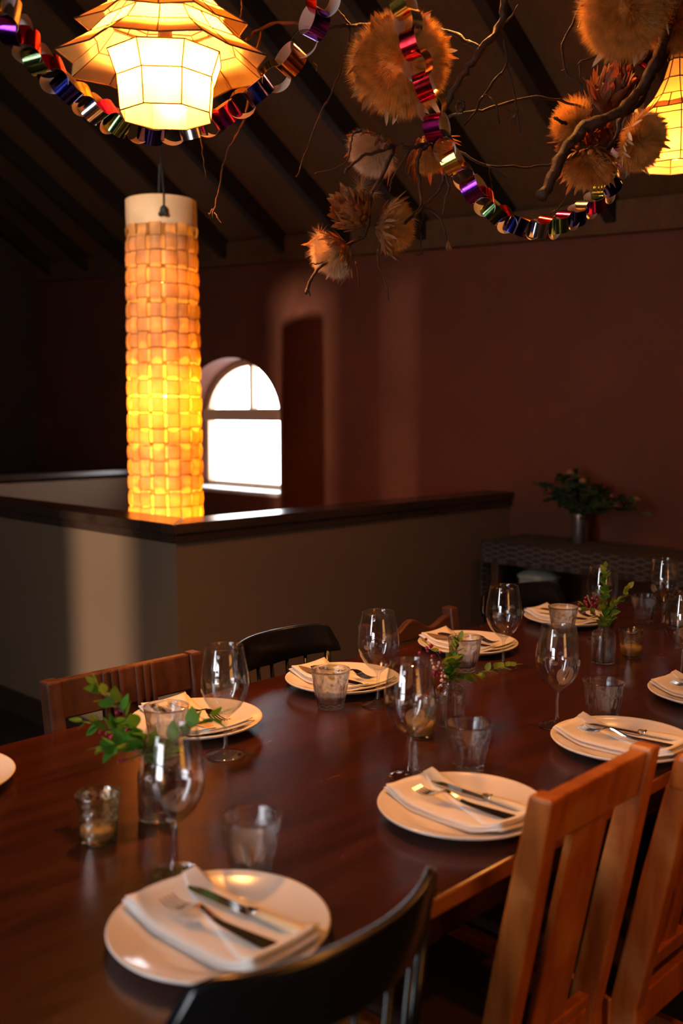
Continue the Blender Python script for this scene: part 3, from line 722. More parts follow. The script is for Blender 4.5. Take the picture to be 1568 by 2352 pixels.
for px, py, lab in ((400, 2010, 'large wine glass behind the nearest plate, its foot touching the napkin edge'), (518, 1735, 'wine glass beside the plate of the reeded panel chair'),
    (868, 1620, 'wine glass right of the plate at the middle black chair'), (940, 1785, 'wine glass overlapping the votive in the middle of the table'),
    (1155, 1533, 'wine glass in front of the wavy-topped chair and its plate'), (1278, 1668, 'wine glass standing clear in the right middle of the table'),
    (1380, 1467, 'wine glass behind the upright leafy sprig'), (1522, 1443, 'wine glass at the far right end near the table runner'), (1564, 1556, 'wine glass half cut off by the right photo edge')):
    wines(px, py, lab)
def tumbler_mesh():
    NF = 10
    def mod(a, z, r):
        k = max(0, min(1, (0.064-z)/0.012))*max(0, min(1, (z-0.004)/0.01))
        k = k*k*(3-2*k)
        return 1-0.11*k*(abs(math.sin(NF*a/2))**1.6)
    out = [(0, 0), (0.026, 0), (0.0285, 0.0012), (0.0295, 0.004), (0.0318, 0.014), (0.0350, 0.028), (0.0382, 0.042), (0.0398, 0.052), (0.0404, 0.059), (0.0408, 0.064), (0.0418, 0.070), (0.0432, 0.078), (0.0446, 0.0865), (0.0448, 0.0885)]
    inn = [(0.0438, 0.0888), (0.0428, 0.083), (0.0410, 0.074), (0.0392, 0.064), (0.0376, 0.054), (0.0352, 0.042), (0.032, 0.028), (0.0285, 0.016), (0.024, 0.0115), (0, 0.0105)]
    b = MB(); b.lathe(out, 80, mod=mod); o = len(b.v); b.lathe(inn, 80)
    no = (len(out)-1)*80+1
    lo, li = no-80, o
    for i in range(80): b.f.append((lo+i, lo+(i+1) % 80, li+(i+1) % 80, li+i)); b.mi.append(0)
    return fix_normals(b.mesh('tumbler', M['thick_glass'], True))
TUMB = tumbler_mesh()
for px, py, lab in ((577, 2008, 'fluted tumbler behind the nearest plate'), (383, 1722, 'fluted tumbler behind the nearest wine glass, by the leafy sprig'), (759, 1625, 'fluted tumbler overlapping the plate of the middle black chair'),
    (1076, 1765, 'fluted tumbler beyond the plate at the orange splat chair'), (1066, 1540, 'fluted tumbler overlapping the plate of the wavy-topped chair'), (1384, 1655, 'fluted tumbler beyond the second near plate on the right'),
    (1292, 1460, 'fluted tumbler overlapping the plate of the farthest black chair'), (1478, 1430, 'fluted tumbler by the far right wine glass'),):
    tag(link('tumbler', TUMB, loc=Z0(px, py), rz=rnd.uniform(0, 1)), lab, 'tumbler', 'fluted tumblers')
# votives: embossed mercury glass with a candle inside
def votive_mesh(kind):
    def mod(a, z, r):
        if z < 0.010 or z > 0.062: return 1
        if kind == 0: return 1-0.05*max(0, math.sin(12*a+z*380))-0.05*max(0, math.sin(12*a-z*380))
        return 1-0.08*max(0, math.sin(9*a+1.3*math.sin(z*260)))*max(0.2, math.sin(z*190))
    out = [(0, 0), (0.0255, 0), (0.0275, 0.002), (0.028, 0.006)]+[(0.028+0.005*(z-0.006)/0.058, z) for z in [0.010+0.0035*i for i in range(16)]]+[(0.0335, 0.068), (0.0348, 0.0745), (0.0348, 0.0762)]
    inn = [(0.0333, 0.0762), (0.0318, 0.068), (0.0295, 0.03), (0.027, 0.008), (0, 0.007)]
    return fix_normals(MB().lathe(out+inn, 72, mod=mod).mesh('holder', M['mercury'], True))
VOT = [votive_mesh(0), votive_mesh(1)]
def candle_mesh(h): return fix_normals(MB().lathe([(0, 0.0075), (0.0255, 0.0075), (0.0262, 0.010), (0.0262+h*0.06, 0.008+h), (0.020, 0.0075+h), (0, 0.0068+h)], 32).mesh('candle', M['wax'], True))
for px, py, k, h, lab in ((227, 1930, 0, 0.014, 'diamond-embossed glass votive with candle stub, standing alone on the left'), (965, 1690, 1, 0.022, 'mottled votive seen through the wine glass in the middle'),
    (1448, 1508, 1, 0.020, 'smoky mottled votive beside the vase with the upright sprig'), (1562, 1440, 0, 0.030, 'votive with white candle behind the wine glass at right edge')):
    t = thing('votive_holder', lab, 'candle holder', Z0(px, py), rnd.uniform(0, 2), 'votive candles')
    link('holder', VOT[k], t); link('candle', candle_mesh(h), t)
    part('wick', MB().tube([(0, 0, 0.007+h), (0.001, 0, 0.015+h)], 0.0008, 5), M['cord'], t)
# small bottle vases with water
def vase_mesh():
    out = [(0, 0), (0.027, 0), (0.0305, 0.002), (0.0315, 0.006), (0.0318, 0.04), (0.0318, 0.070), (0.0308, 0.077), (0.027, 0.083), (0.020, 0.0872), (0.0158, 0.090), (0.0148, 0.094), (0.0158, 0.099), (0.0172, 0.1005)]
    inn = [(0.0150, 0.1005), (0.0130, 0.094), (0.0135, 0.089), (0.019, 0.0850), (0.0255, 0.0812), (0.0292, 0.0757), (0.0302, 0.068), (0.0300, 0.04), (0.0298, 0.010), (0.027, 0.0065), (0, 0.006)]
    return fix_normals(MB().lathe(out+inn, 48).mesh('bottle', M['thick_glass'], True))
VASE = vase_mesh()
WATER = fix_normals(MB().lathe([(0, 0.0063), (0.0268, 0.0068), (0.0296, 0.0104), (0.0298, 0.04), (0.0298, 0.048), (0, 0.048)], 40).mesh('water', M['water'], True))
LEAF = {}
def leaf_mesh(mat):
    b = MB(); n = 6
    for i in range(n+1):
        u = i/n; w = 0.34*math.sin(PI*min(1, u**0.75))**0.9 if 0 < u < 1 else 0.0
        z = -0.12*u*u
        b.v += [(-w, u, z+0.10*w), (0, u, z-0.02), (w, u, z+0.10*w)]
    for i in range(n):
        o = 3*i; b.f += [(o, o+1, o+4, o+3), (o+1, o+2, o+5, o+4)]; b.mi += [0, 0]
    me = b.mesh('leaf', M[mat], True)
    bm = bmesh.new(); bm.from_mesh(me); bmesh.ops.remove_doubles(bm, verts=bm.verts, dist=1e-4); bm.to_mesh(me); bm.free()
    return me
for k in ('leaf', 'leaf_y', 'leaf_dark'): LEAF[k] = leaf_mesh(k)
def orient(p, d, roll=0.0):
    """matrix with local +y along d"""
    d = Vector(d).normalized(); z = Vector((0, 0, 1)) - d*d.z
    z = z.normalized() if z.length > 0.1 else d.orthogonal().normalized()
    x = d.cross(z).normalized()
    return Matrix.Translation(p) @ Matrix((( x.x, d.x, z.x, 0), (x.y, d.y, z.y, 0), (x.z, d.z, z.z, 0), (0, 0, 0, 1))) @ Matrix.Rotation(roll, 4, 'Y')
BERRY = {k: fix_normals(MB().ball((0, 0, 0), 1, 8, 5).mesh('berry', M[k], True)) for k in ('berry', 'pale_berry')}
def sprig(label, base, pts, mat, nl, ll, r, berries=(), group='leafy sprigs in the small vases', from_=0.35):
    """one stem through pts (world offsets from the vase foot) with leaves in pairs and berry clusters"""
    t = thing('leafy_sprig', label, 'sprig', base, 0, group)
    sp = spline(pts, 8); part('stem', MB().tube(sp, [0.0016*(1-0.6*i/len(sp)) for i in range(len(sp))], 6), M['stem'], t, smooth=True)
    k0 = int(len(sp)*from_)
    for i in range(nl):
        k = k0+(len(sp)-1-k0)*i/(nl-1) if nl > 1 else len(sp)-1
        k = min(len(sp)-1, int(k)); p = sp[k]; tg = (sp[min(k+1, len(sp)-1)]-sp[max(k-1, 0)]).normalized()
        side = tg.orthogonal().normalized(); side.rotate(Matrix.Rotation(r.uniform(0, 6.28), 3, tg) if i % 2 == 0 else Matrix.Rotation(r.uniform(0, 6.28), 3, tg))
        d = (side*0.9+tg*0.7+Vector((0, 0, 0.15))).normalized() if i < nl-1 else tg
        s = ll*r.uniform(0.75, 1.15)*(1-0.3*i/nl)
        o = link('leaf', LEAF[mat if r.random() < 0.8 else ('leaf' if mat == 'leaf_y' else 'leaf_y')], t); o.matrix_local = orient(p, d, r.uniform(-0.9, 0.9)) @ Matrix.Diagonal((s, s, s, 1))
    for (off, n, sp_, bm) in berries:
        for _ in range(n):
            o = link('berry', BERRY[bm], t); o.location = Vector(off)+Vector((r.gauss(0, sp_), r.gauss(0, sp_), r.gauss(0, sp_))); o.scale = (r.uniform(0.0026, 0.0042),)*3
    return t
def vase(px, py, label):
    b = Z0(px, py); t = thing('bottle_vase', label, 'vase', b, rnd.uniform(0, 3), 'small bottle vases'); link('bottle', VASE, t); link('water', WATER, t); return b
r_ = random.Random(3)
b1 = vase(362, 1878, 'clear bottle vase behind the nearest wine glass')
for tip, nl, lab in (((-0.105, 0.03, 0.215), 20, 'tall green sprig leaning left over the nearest vase'), ((-0.125, 0.02, 0.155), 21, 'green sprig reaching furthest left, beside the reeded chair'), ((-0.085, -0.02, 0.125), 19, 'low green sprig drooping left of the nearest vase'), ((0.10, 0.03, 0.165), 13, 'green sprig reaching right behind the nearest wine glass')):
    tip = Vector(tip); sprig(lab, b1, [(0.012*(-1 if tip.x > 0 else 1), 0, 0.012), (0, 0, 0.096), tuple(tip*0.55+Vector((0, 0, 0.055))), tuple(tip)], 'leaf', nl, 0.040, r_,
        [((tip.x*0.62, tip.y*0.6, tip.z*0.72+0.02), 4, 0.008, 'berry')] if tip.x < 0 else ())
b2 = vase(1033, 1665, 'clear bottle vase with berries beside the middle votive')
for tip, nl, bs, lab in (((-0.05, 0, 0.175), 4, [((-0.045, 0, 0.165), 16, 0.009, 'berry'), ((-0.028, 0, 0.128), 10, 0.008, 'pale_berry'), ((-0.03, -0.01, 0.112), 9, 0.006, 'berry'), ((-0.018, -0.012, 0.106), 8, 0.006, 'pale_berry')], 'stem of crimson berries and pale buds in the middle vase'),
    ((0.02, 0.01, 0.185), 26, [], 'bushy yellow-green sprig upright in the middle vase'), ((0.005, -0.025, 0.15), 22, [], 'short bushy green sprig at the neck of the middle vase'), ((0.135, 0.0, 0.130), 19, [], 'long yellow-green sprig arching right from the middle vase')):
    tip = Vector(tip); sprig(lab, b2, [(0.010 if tip.x < 0 else -0.010, 0, 0.012), (0, 0, 0.097), tuple(tip*0.5+Vector((0, 0, 0.062 if tip.x < 0.1 else 0.05))), tuple(tip)], 'leaf_y', nl, 0.030, r_, bs)
b3 = vase(1384, 1522, 'clear bottle vase with upright sprig beside the smoky votive')
for tip, nl, bs, lab in (((0.0, 0, 0.255), 30, [], 'tall upright sprig of rounded yellow-green leaves on the right'), ((0.062, 0, 0.200), 20, [], 'yellow-green sprig leaning right in the right-hand vase'), ((-0.055, 0, 0.155), 10, [((-0.035, -0.005, 0.155), 24, 0.010, 'berry')], 'sprig with red berry cluster leaning left in the right-hand vase'),
    ((0.03, -0.01, 0.165), 17, [], 'short leafy sprig low in the right-hand vase')):
    tip = Vector(tip); sprig(lab, b3, [(-tip.x*0.3, 0, 0.012), (0, 0, 0.097), tuple(tip*0.5+Vector((0, 0, 0.055))), tuple(tip)], 'leaf_y', nl, 0.030, r_, bs)

# ------------------------------------------------------------------ sideboard by the window wall, its runner, jar and flowers
SBZ = 0.79; s0, s1, t0, t1 = 3.93, 4.33, 1.35, 2.88
sb = thing('sideboard', 'dark console table against the window wall under a patterned runner', 'console table', W((s0+s1)/2, (t0+t1)/2), ANG)
ls, lt = (s1-s0)/2, (t1-t0)/2
part('top', MB().box((-ls, -lt, SBZ-0.03), (ls, lt, SBZ)), M['dark_wood'], sb, bevel=0.004)
part('shelf', MB().box((-ls+0.02, -lt+0.03, 0.285), (ls-0.02, lt-0.03, 0.31)), M['dark_wood'], sb)
for sx in (-1, 1):
    for sy in (-1, 1): part('leg', MB().box((sx*(ls-0.03)-0.02, sy*(lt-0.05)-0.02, 0), (sx*(ls-0.03)+0.02, sy*(lt-0.05)+0.02, SBZ-0.03)), M['dark_wood'], sb, bevel=0.003)
rn = MB(); sag = 0.10
rn.box((-ls-0.012, -lt-0.01, SBZ), (ls-0.05, lt+0.012, SBZ+0.004)); rn.box((-ls-0.012, -lt-0.01, SBZ-sag), (-ls-0.007, lt+0.012, SBZ+0.002)); rn.box((-ls-0.012, lt+0.007, SBZ-0.30), (ls-0.05, lt+0.012, SBZ+0.002))
ro = part('table_runner', rn, M['runner'], None, loc=W((s0+s1)/2, (t0+t1)/2), rz=ANG); tag(ro, 'dark woven runner with pale lozenge border on the console table', 'table runner')
uv = ro.data.uv_layers.new(name='uv')
for p in ro.data.polygons:
    for li in p.loop_indices:
        c = ro.data.vertices[ro.data.loops[li].vertex_index].co
        uv.data[li].uv = (c.y/0.9, c.z/0.10) if abs(p.normal.x) > 0.5 else ((c.x/0.9, c.z/0.10) if abs(p.normal.y) > 0.5 else (c.y/0.9, c.x/0.10))
jl = W(4.04, 2.64, 0.31); jar = thing('lidded_jar', 'grey-green ceramic jar with knobbed lid under the console table', 'jar', jl, 0)
part('body', MB().lathe([(0, 0), (0.075, 0), (0.085, 0.01), (0.098, 0.10), (0.100, 0.22), (0.096, 0.30), (0.093, 0.315), (0, 0.315)], 36), M['pot'], jar, smooth=True)
ld = part('lid', MB().lathe([(0, 0.315), (0.102, 0.316), (0.104, 0.325), (0.10, 0.333), (0.06, 0.352), (0.025, 0.362), (0, 0.362)], 36), M['pot'], jar, smooth=True)
part('knob', MB().lathe([(0.012, 0.360), (0.018, 0.372), (0.024, 0.385), (0.022, 0.395), (0, 0.40)], 20), M['pot'], ld, smooth=True)
vl = W(4.16, 2.50, SBZ+0.004); fv = thing('metal_vase', 'slim pewter vase on the console table runner', 'vase', vl)
part('body', MB().lathe([(0, 0), (0.030, 0), (0.032, 0.004), (0.033, 0.13), (0.034, 0.145), (0.031, 0.145), (0.030, 0.012), (0, 0.010)], 32), M['pewter'], fv, smooth=True)
fa = thing('flower_bouquet', 'dim spreading bouquet of foliage and reddish blossoms in the pewter vase', 'bouquet', vl)
rq = random.Random(12)
for i in range(30):
    a = rq.uniform(0, 2*PI); sp_ = rq.uniform(0.05, 0.22); hgt = 0.33-0.5*sp_+rq.uniform(-0.05, 0.06)
    side = AX*(-math.sin(a))*0.5*sp_ + BX*math.cos(a)*sp_*1.25
    if i in (0, 1, 2, 3, 4): side = -BX*rq.uniform(0.24, 0.36)+AX*rq.uniform(-.1, 0); hgt = 0.20+rq.uniform(-0.03, 0.05)
    if side.dot(AX) > 0.12: side -= AX*0.1
    end = Vector((side.x, side.y, hgt)); pts = spline([(0, 0, 0.02), (side.x*0.1, side.y*0.1, 0.14), tuple(end*0.6+Vector((0, 0, 0.07))), tuple(end)], 4)
    part('stem', MB().tube(pts, 0.0018, 5), M['stem'], fa)
    for k in range(4, len(pts)):
        for _ in range(2):
            d = Vector((rq.uniform(-1, 1), rq.uniform(-1, 1), rq.uniform(-0.3, 0.8))); o = link('leaf', LEAF['leaf_dark'], fa); s_ = rq.uniform(0.03, 0.055)
            o.matrix_local = orient(pts[k], d, rq.uniform(-1, 1)) @ Matrix.Diagonal((s_, s_, s_, 1))
    if i % 3 == 0:
        bl = MB()
        for q in range(9):
            aa = 2.4*q; bl.ball((0.010*math.cos(aa)*(1-q/12), 0.010*math.sin(aa)*(1-q/12), 0.004*q/3), 0.011, 6, 4, sc=(1, 1, 0.7))
        part('blossom', bl, M['blossom' if i % 2 else 'red_blossom'], fa, smooth=True, loc=end)

# ------------------------------------------------------------------ capiz-shell pagoda lanterns
def lantern(name, label, loc, rings, rz, power, group, lz=0.10):
    """rings: list of (rows) where each row is ((r0, z0, lift0), (r1, z1, lift1)) in an octagon; lift pulls corners outwards/down"""
    t = thing(name, label, 'lantern', loc, rz, group)
    N = 8
    def corner(k, r, z, flare):
        a = 2*PI*(k+0.5)/N; return Vector((r*(1+flare)*math.cos(a), r*(1+flare)*math.sin(a), z))
    def mid(k, r, z, flare):
        a = 2*PI*(k+1)/N; rr = r*math.cos(PI/N); return Vector((rr*math.cos(a), rr*math.sin(a), z+0.10*flare*r))
    lead = []
    for (r0, z0, f0), (r1, z1, f1) in rings:
        for k in range(N):
            a0, b0, m0 = corner(k, r0, z0, f0), corner(k+1, r0, z0, f0), mid(k, r0, z0, f0)
            a1, b1, m1 = corner(k, r1, z1, f1), corner(k+1, r1, z1, f1), mid(k, r1, z1, f1)
            b = MB().add([a0, m0, b0, b1, m1, a1], [(0, 1, 4, 5), (1, 2, 3, 4)])
            part('pane', b, M['capiz'], t, normals=False)
            lead.append((a0, a1)); lead.append((a0, m0)); lead.append((m0, b0)); lead.append((a1, m1)); lead.append((m1, b1))
            if f0 or f1: lead.append((m0, m1))
    seen = set(); lb = MB()
    for p, q in lead:
        key = tuple(sorted((tuple(round(c, 4) for c in p), tuple(round(c, 4) for c in q))))
        if key in seen: continue
        seen.add(key); lb.tube([p, q], 0.0017, 5)
    part('wire_frame', lb, M['lead'], t)
    zt = max(z for row in rings for (_, z, _) in row)
    top = Vector(loc); s_, t_ = ST(top.x, top.y); zr = roof_z(s_, t_)-top.z
    part('cord', MB().tube([(0, 0, lz+0.075), (0, 0, zr)], 0.003, 6), M['cord'], t)
    part('socket', MB().lathe([(0, lz+0.08), (0.014, lz+0.08), (0.016, lz+0.05), (0.012, lz+0.028), (0, lz+0.028)], 14), M['lead'], t, smooth=True)
    part('bulb', MB().ball((0, 0, lz+0.008), 0.020, 14, 9, sc=(1, 1, 1.2)), M['bulb'], t, smooth=True)
    l = bpy.data.lights.new('bulb_light', 'POINT'); l.energy = power; l.color = LAMP_COL; l.shadow_soft_size = 0.03
    lo = bpy.data.objects.new('bulb_light', l); C.objects.link(lo); lo.parent = t; lo.location = (0, 0, lz)
    return t
PAGODA = [((0.098, 0.0, 0), (0.104, 0.070, 0)), ((0.104, 0.070, 0), (0.122, 0.118, 0)),
          ((0.205, 0.100, 0.10), (0.150, 0.145, 0.04)), ((0.150, 0.145, 0.04), (0.118, 0.185, 0)),
          ((0.165, 0.165, 0.12), (0.120, 0.205, 0.03)), ((0.120, 0.205, 0.03), (0.075, 0.255, 0)),
          ((0.105, 0.245, 0.10), (0.055, 0.31, 0)), ((0.055, 0.31, 0), (0.022, 0.36, 0))]
BELL = [((0.100, 0.0, 0), (0.103, 0.022, 0)), ((0.103, 0.022, 0), (0.102, 0.085, 0)), ((0.102, 0.085, 0), (0.094, 0.135, 0)), ((0.094, 0.135, 0), (0.086, 0.165, 0)),
        ((0.100, 0.150, 0.06), (0.066, 0.195, 0)), ((0.066, 0.195, 0), (0.040, 0.245, 0)), ((0.040, 0.245, 0), (0.024, 0.30, 0)), ((0.024, 0.30, 0), (0.018, 0.345, 0))]
GL = 'shell lanterns over the table'
lantern('pagoda_lantern', 'tiered shell pagoda lantern glowing white at the top left', at(382, 268, 2.15), PAGODA, R(5), LANTERN_W, GL)
lantern('bell_lantern', 'bell-shaped shell lantern cut by the right edge behind dried thistles', at(1550, 383, 3.0), BELL, R(12), LANTERN_W*0.17, GL, 0.035)
lantern('pagoda_lantern', 'shell lantern hanging above the frame over the branch', at(1055, -150, 2.50), PAGODA, R(30), LANTERN_W*0.75, GL)
lantern('pagoda_lantern', 'shell lantern hanging out of frame above the near chairs', Vector((0.98, 0.72, 2.02)), PAGODA, R(10), LANTERN_W*0.45, GL)

# ------------------------------------------------------------------ woven column lamp in the stairwell
LC = at(382, 1176, 4.6); LC.z = 0.0
lampo = thing('woven_column_lamp', 'tall woven column lamp glowing amber in the stairwell', 'lamp', LC, 0)
NV, PITCHZ, ZB, ZTOP = 16, 0.0705, 0.50, 2.245
rl = random.Random(21)
NR = int((ZTOP-ZB)/PITCHZ)
def lamp_r(z): return 0.166-0.010*max(0, (z-1.2)/1.1)
for k in range(NV):                                      # upright strips weave in and out, with edge shadows painted as darker borders
    b = MB(); w = 2*PI/NV*0.462; jit = rl.uniform(-0.035, 0.035); n = NR*6; wj = rl.uniform(0.92, 1.04)
    for i in range(n+1):
        z = ZB+(ZTOP-ZB)*i/n; ph = (z-ZB)/PITCHZ*PI+(PI if k % 2 else 0)
        r = lamp_r(z)+0.0075*math.sin(ph)
        for q in (-1, -0.86, 0, 0.86, 1):
            a = 2*PI*k/NV+jit+0.02*math.sin(z*3+k)+q*w*wj; rr_ = r-0.0035*q*q; b.v.append((rr_*math.cos(a), rr_*math.sin(a), z))
    for i in range(n):
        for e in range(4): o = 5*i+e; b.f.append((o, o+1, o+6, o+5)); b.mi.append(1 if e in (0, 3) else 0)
    part('upright_strip', b, [M['weave'], M['weave_edge_shade']], lampo, smooth=True, normals=False)
for j in range(NR):                                      # hoop strips weave the other way
    b = MB(); zc = ZB+PITCHZ*(j+0.5)+rl.uniform(-0.005, 0.005); n = NV*8; hh = PITCHZ*0.470*rl.uniform(0.93, 1.03); ti = rl.uniform(-0.006, 0.006); tp = rl.uniform(0, 6)
    for i in range(n):
        a = 2*PI*i/n; ph = a*NV/2.0
        r = lamp_r(zc)+0.0085*math.cos(ph)*(1 if j % 2 else -1)
        for q in (-1, -0.86, 0, 0.86, 1): rr_ = r-0.0035*q*q; b.v.append((rr_*math.cos(a), rr_*math.sin(a), zc+q*hh+ti*math.sin(a+tp)))
    for i in range(n):
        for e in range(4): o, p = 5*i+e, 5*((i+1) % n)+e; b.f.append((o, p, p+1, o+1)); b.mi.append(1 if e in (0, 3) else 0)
    part('hoop_strip', b, [M['weave'], M['weave_edge_shade']], lampo, smooth=True, normals=False)
cb = MB().lathe([(0.158, ZTOP-0.005), (0.159, ZTOP+0.05), (0.158, ZTOP+0.115), (0.154, ZTOP+0.118)], 40, mod=lambda a, z, r: 1+0.006*math.sin(5*a+20*z)); part('collar', cb, M['collar'], lampo, smooth=True, normals=False)
cl = MB(); fx = Vector((LC.x, LC.y, 0)).normalized()*-0.158; px_ = Vector((0.012, 0, 0))
zr = roof_z(*ST(LC.x, LC.y))
cl.tube([(fx.x+0.012, fx.y, ZTOP+0.045), (fx.x+0.012, fx.y, ZTOP+0.125), (0.004, 0, ZTOP+0.28), (0, 0, zr)], 0.0045, 6)
cl.tube([(-fx.x-0.012, -fx.y, ZTOP+0.045), (-fx.x-0.012, -fx.y, ZTOP+0.125), (-0.004, 0, ZTOP+0.28)], 0.0045, 6)
cl.ball((fx.x+0.012, fx.y-0.006, ZTOP+0.045), 0.018, 8, 6, sc=(1, 0.7, 1.3)); cl.ball((fx.x+0.022, fx.y-0.006, ZTOP+0.03), 0.011, 8, 6); cl.ball((fx.x-0.002, fx.y-0.006, ZTOP+0.03), 0.011, 8, 6)
part('hanging_cord', cl, M['cord'], lampo, smooth=True)
for zb_, pw in ((1.52, COLUMN_W), (0.98, COLUMN_W*0.7), (0.60, COLUMN_W*0.7), (2.02, COLUMN_W*0.05)):
    part('bulb', MB().ball((0, 0, zb_), 0.03, 14, 9, sc=(1, 1, 1.25)), M['bulb'], lampo, smooth=True)
    l = bpy.data.lights.new('column_light', 'POINT'); l.energy = pw; l.color = (1.0, 0.47, 0.06); l.shadow_soft_size = 0.035
    lo = bpy.data.objects.new('column_light', l); C.objects.link(lo); lo.parent = lampo; lo.location = (0, 0, zb_-0.06)

# ------------------------------------------------------------------ foil paper chains
def link_mesh(foil, r, w):
    b = MB(); n = 28; th = 0.00035
    for rr, flip, mi in ((r, 0, 0), (r-th, 1, 1)):
        o = len(b.v)
        for i in range(n):
            a = 2*PI*i/n; wv = 1+0.05*math.sin(2*a+0.6)
            for q in (-0.5, 0.5): b.v.append((rr*wv*math.cos(a), rr*wv*math.sin(a), q*w))
        for i in range(n):
            x, y = o+2*i, o+2*((i+1) % n); f = (x, y, y+1, x+1)
            b.f.append(f[::-1] if flip else f); b.mi.append(mi)
    return b.mesh('paper_link', [M['foil_'+foil], M['paper']], True)
LR, LW = 0.0268, 0.036
LINKS = {c: link_mesh(c, LR, LW) for c in ('red', 'magenta', 'purple', 'blue', 'green', 'silver', 'gold', 'copper')}
def chain(label, path, colours, step, seed, twist=0.35, k=1.0):
    rr = random.Random(seed); sp = spline([at(*p) for p in path], 24)
    t = thing('paper_chain', label, 'paper chain', sp[0], 0, 'foil paper chains')
    d = 0; n = 0; acc = 0.0
    for i in range(1, len(sp)):
        seg = (sp[i]-sp[i-1]).length; acc += seg
        if acc >= step:
            acc -= step; T = (sp[min(i+2, len(sp)-1)]-sp[max(i-2, 0)]).normalized()
            up = Vector((0, 1, 0)) - T*T.y; up.normalize()
            ax = up if n % 2 == 0 else T.cross(up)
            ax = Matrix.Rotation(twist+rr.uniform(-0.25, 0.25), 3, T) @ ax
            y = ax.cross(T); m = Matrix(((T.x, y.x, ax.x, 0), (T.y, y.y, ax.y, 0), (T.z, y.z, ax.z, 0), (0, 0, 0, 1)))
            m = Matrix.Translation(sp[i]-sp[0]) @ m @ Matrix.Diagonal((k, k*rr.uniform(0.85, 1.0), k*rr.uniform(0.9, 1.05), 1))
            link('link', LINKS[colours[n % len(colours)]], t, mw=m); n += 1
    return t
chain('foil paper chain swagged beneath the pagoda lantern', [(-60, -120, 1.72), (-15, -20, 1.80), (40, 75, 1.90), (105, 155, 2.0), (170, 215, 2.08), (235, 262, 2.17), (300, 292, 2.26), (385, 303, 2.30), (470, 288, 2.28), (545, 245, 2.24), (610, 195, 2.22), (665, 140, 2.2), (705, 85, 2.18), (735, 20, 2.16), (765, -70, 2.14)],
      ['gold', 'copper', 'silver', 'purple', 'red', 'green', 'red', 'blue', 'gold', 'silver', 'magenta', 'green', 'red', 'blue', 'copper', 'silver', 'red', 'magenta', 'gold', 'blue'], 0.0455, 5, 0.55, 1.13)
chain('foil paper chain looping in front of the dried thistles', [(890, -90, 2.0), (918, -15, 2.0), (938, 55, 2.0), (952, 120, 2.0), (972, 190, 2.02), (995, 255, 2.04), (1010, 320, 2.06), (1045, 380, 2.10), (1085, 430, 2.13), (1122, 475, 2.17), (1165, 508, 2.22), (1215, 525, 2.27), (1268, 520, 2.33), (1318, 498, 2.39), (1365, 465, 2.44), (1403, 420, 2.48), (1428, 350, 2.50), (1445, 270, 2.50), (1463, 190, 2.50), (1484, 115, 2.50), (1505, 30, 2.50), (1520, -70, 2.50)],
      ['purple', 'gold', 'silver', 'red', 'copper', 'red', 'gold', 'magenta', 'blue', 'gold', 'copper', 'purple', 'red', 'green', 'red', 'blue', 'copper', 'silver', 'red', 'green', 'magenta', 'blue', 'silver', 'magenta', 'green', 'blue', 'silver', 'purple'], 0.040, 9, 0.5)

# ------------------------------------------------------------------ hanging branches
def branch(label, pieces, hang, ref):
    base = at(*pieces[ref][1][0]); t = thing('hanging_branch', label, 'branch', base, 0, 'dried branches over the table')
    for kk, (nm, pts, r0, r1) in enumerate(pieces):
        rr = random.Random(kk+len(label)); sp = spline([at(*p) for p in pts], 5)
        sp = [p+Vector((rr.gauss(0, 1), rr.gauss(0, 1), rr.gauss(0, 1)))*min(0.0022, 0.35*r0)-base if 0 < i < len(sp)-1 else p-base for i, p in enumerate(sp)]
        n = len(sp); rad = [(r0+(r1-r0)*i/(n-1))*rr.uniform(0.85, 1.18) for i in range(n)]
        part(nm, MB().tube(sp, rad, 8 if r0 > 0.004 else 6), M['bark'], t, smooth=True)
    if hang:
        h = at(*hang); s_, t_ = ST(h.x, h.y)
        part('hanging_cord', MB().tube([h-base, Vector((h.x, h.y, roof_z(s_, t_)))-base], 0.002, 5), M['cord'], t)
    return t
D = 2.20
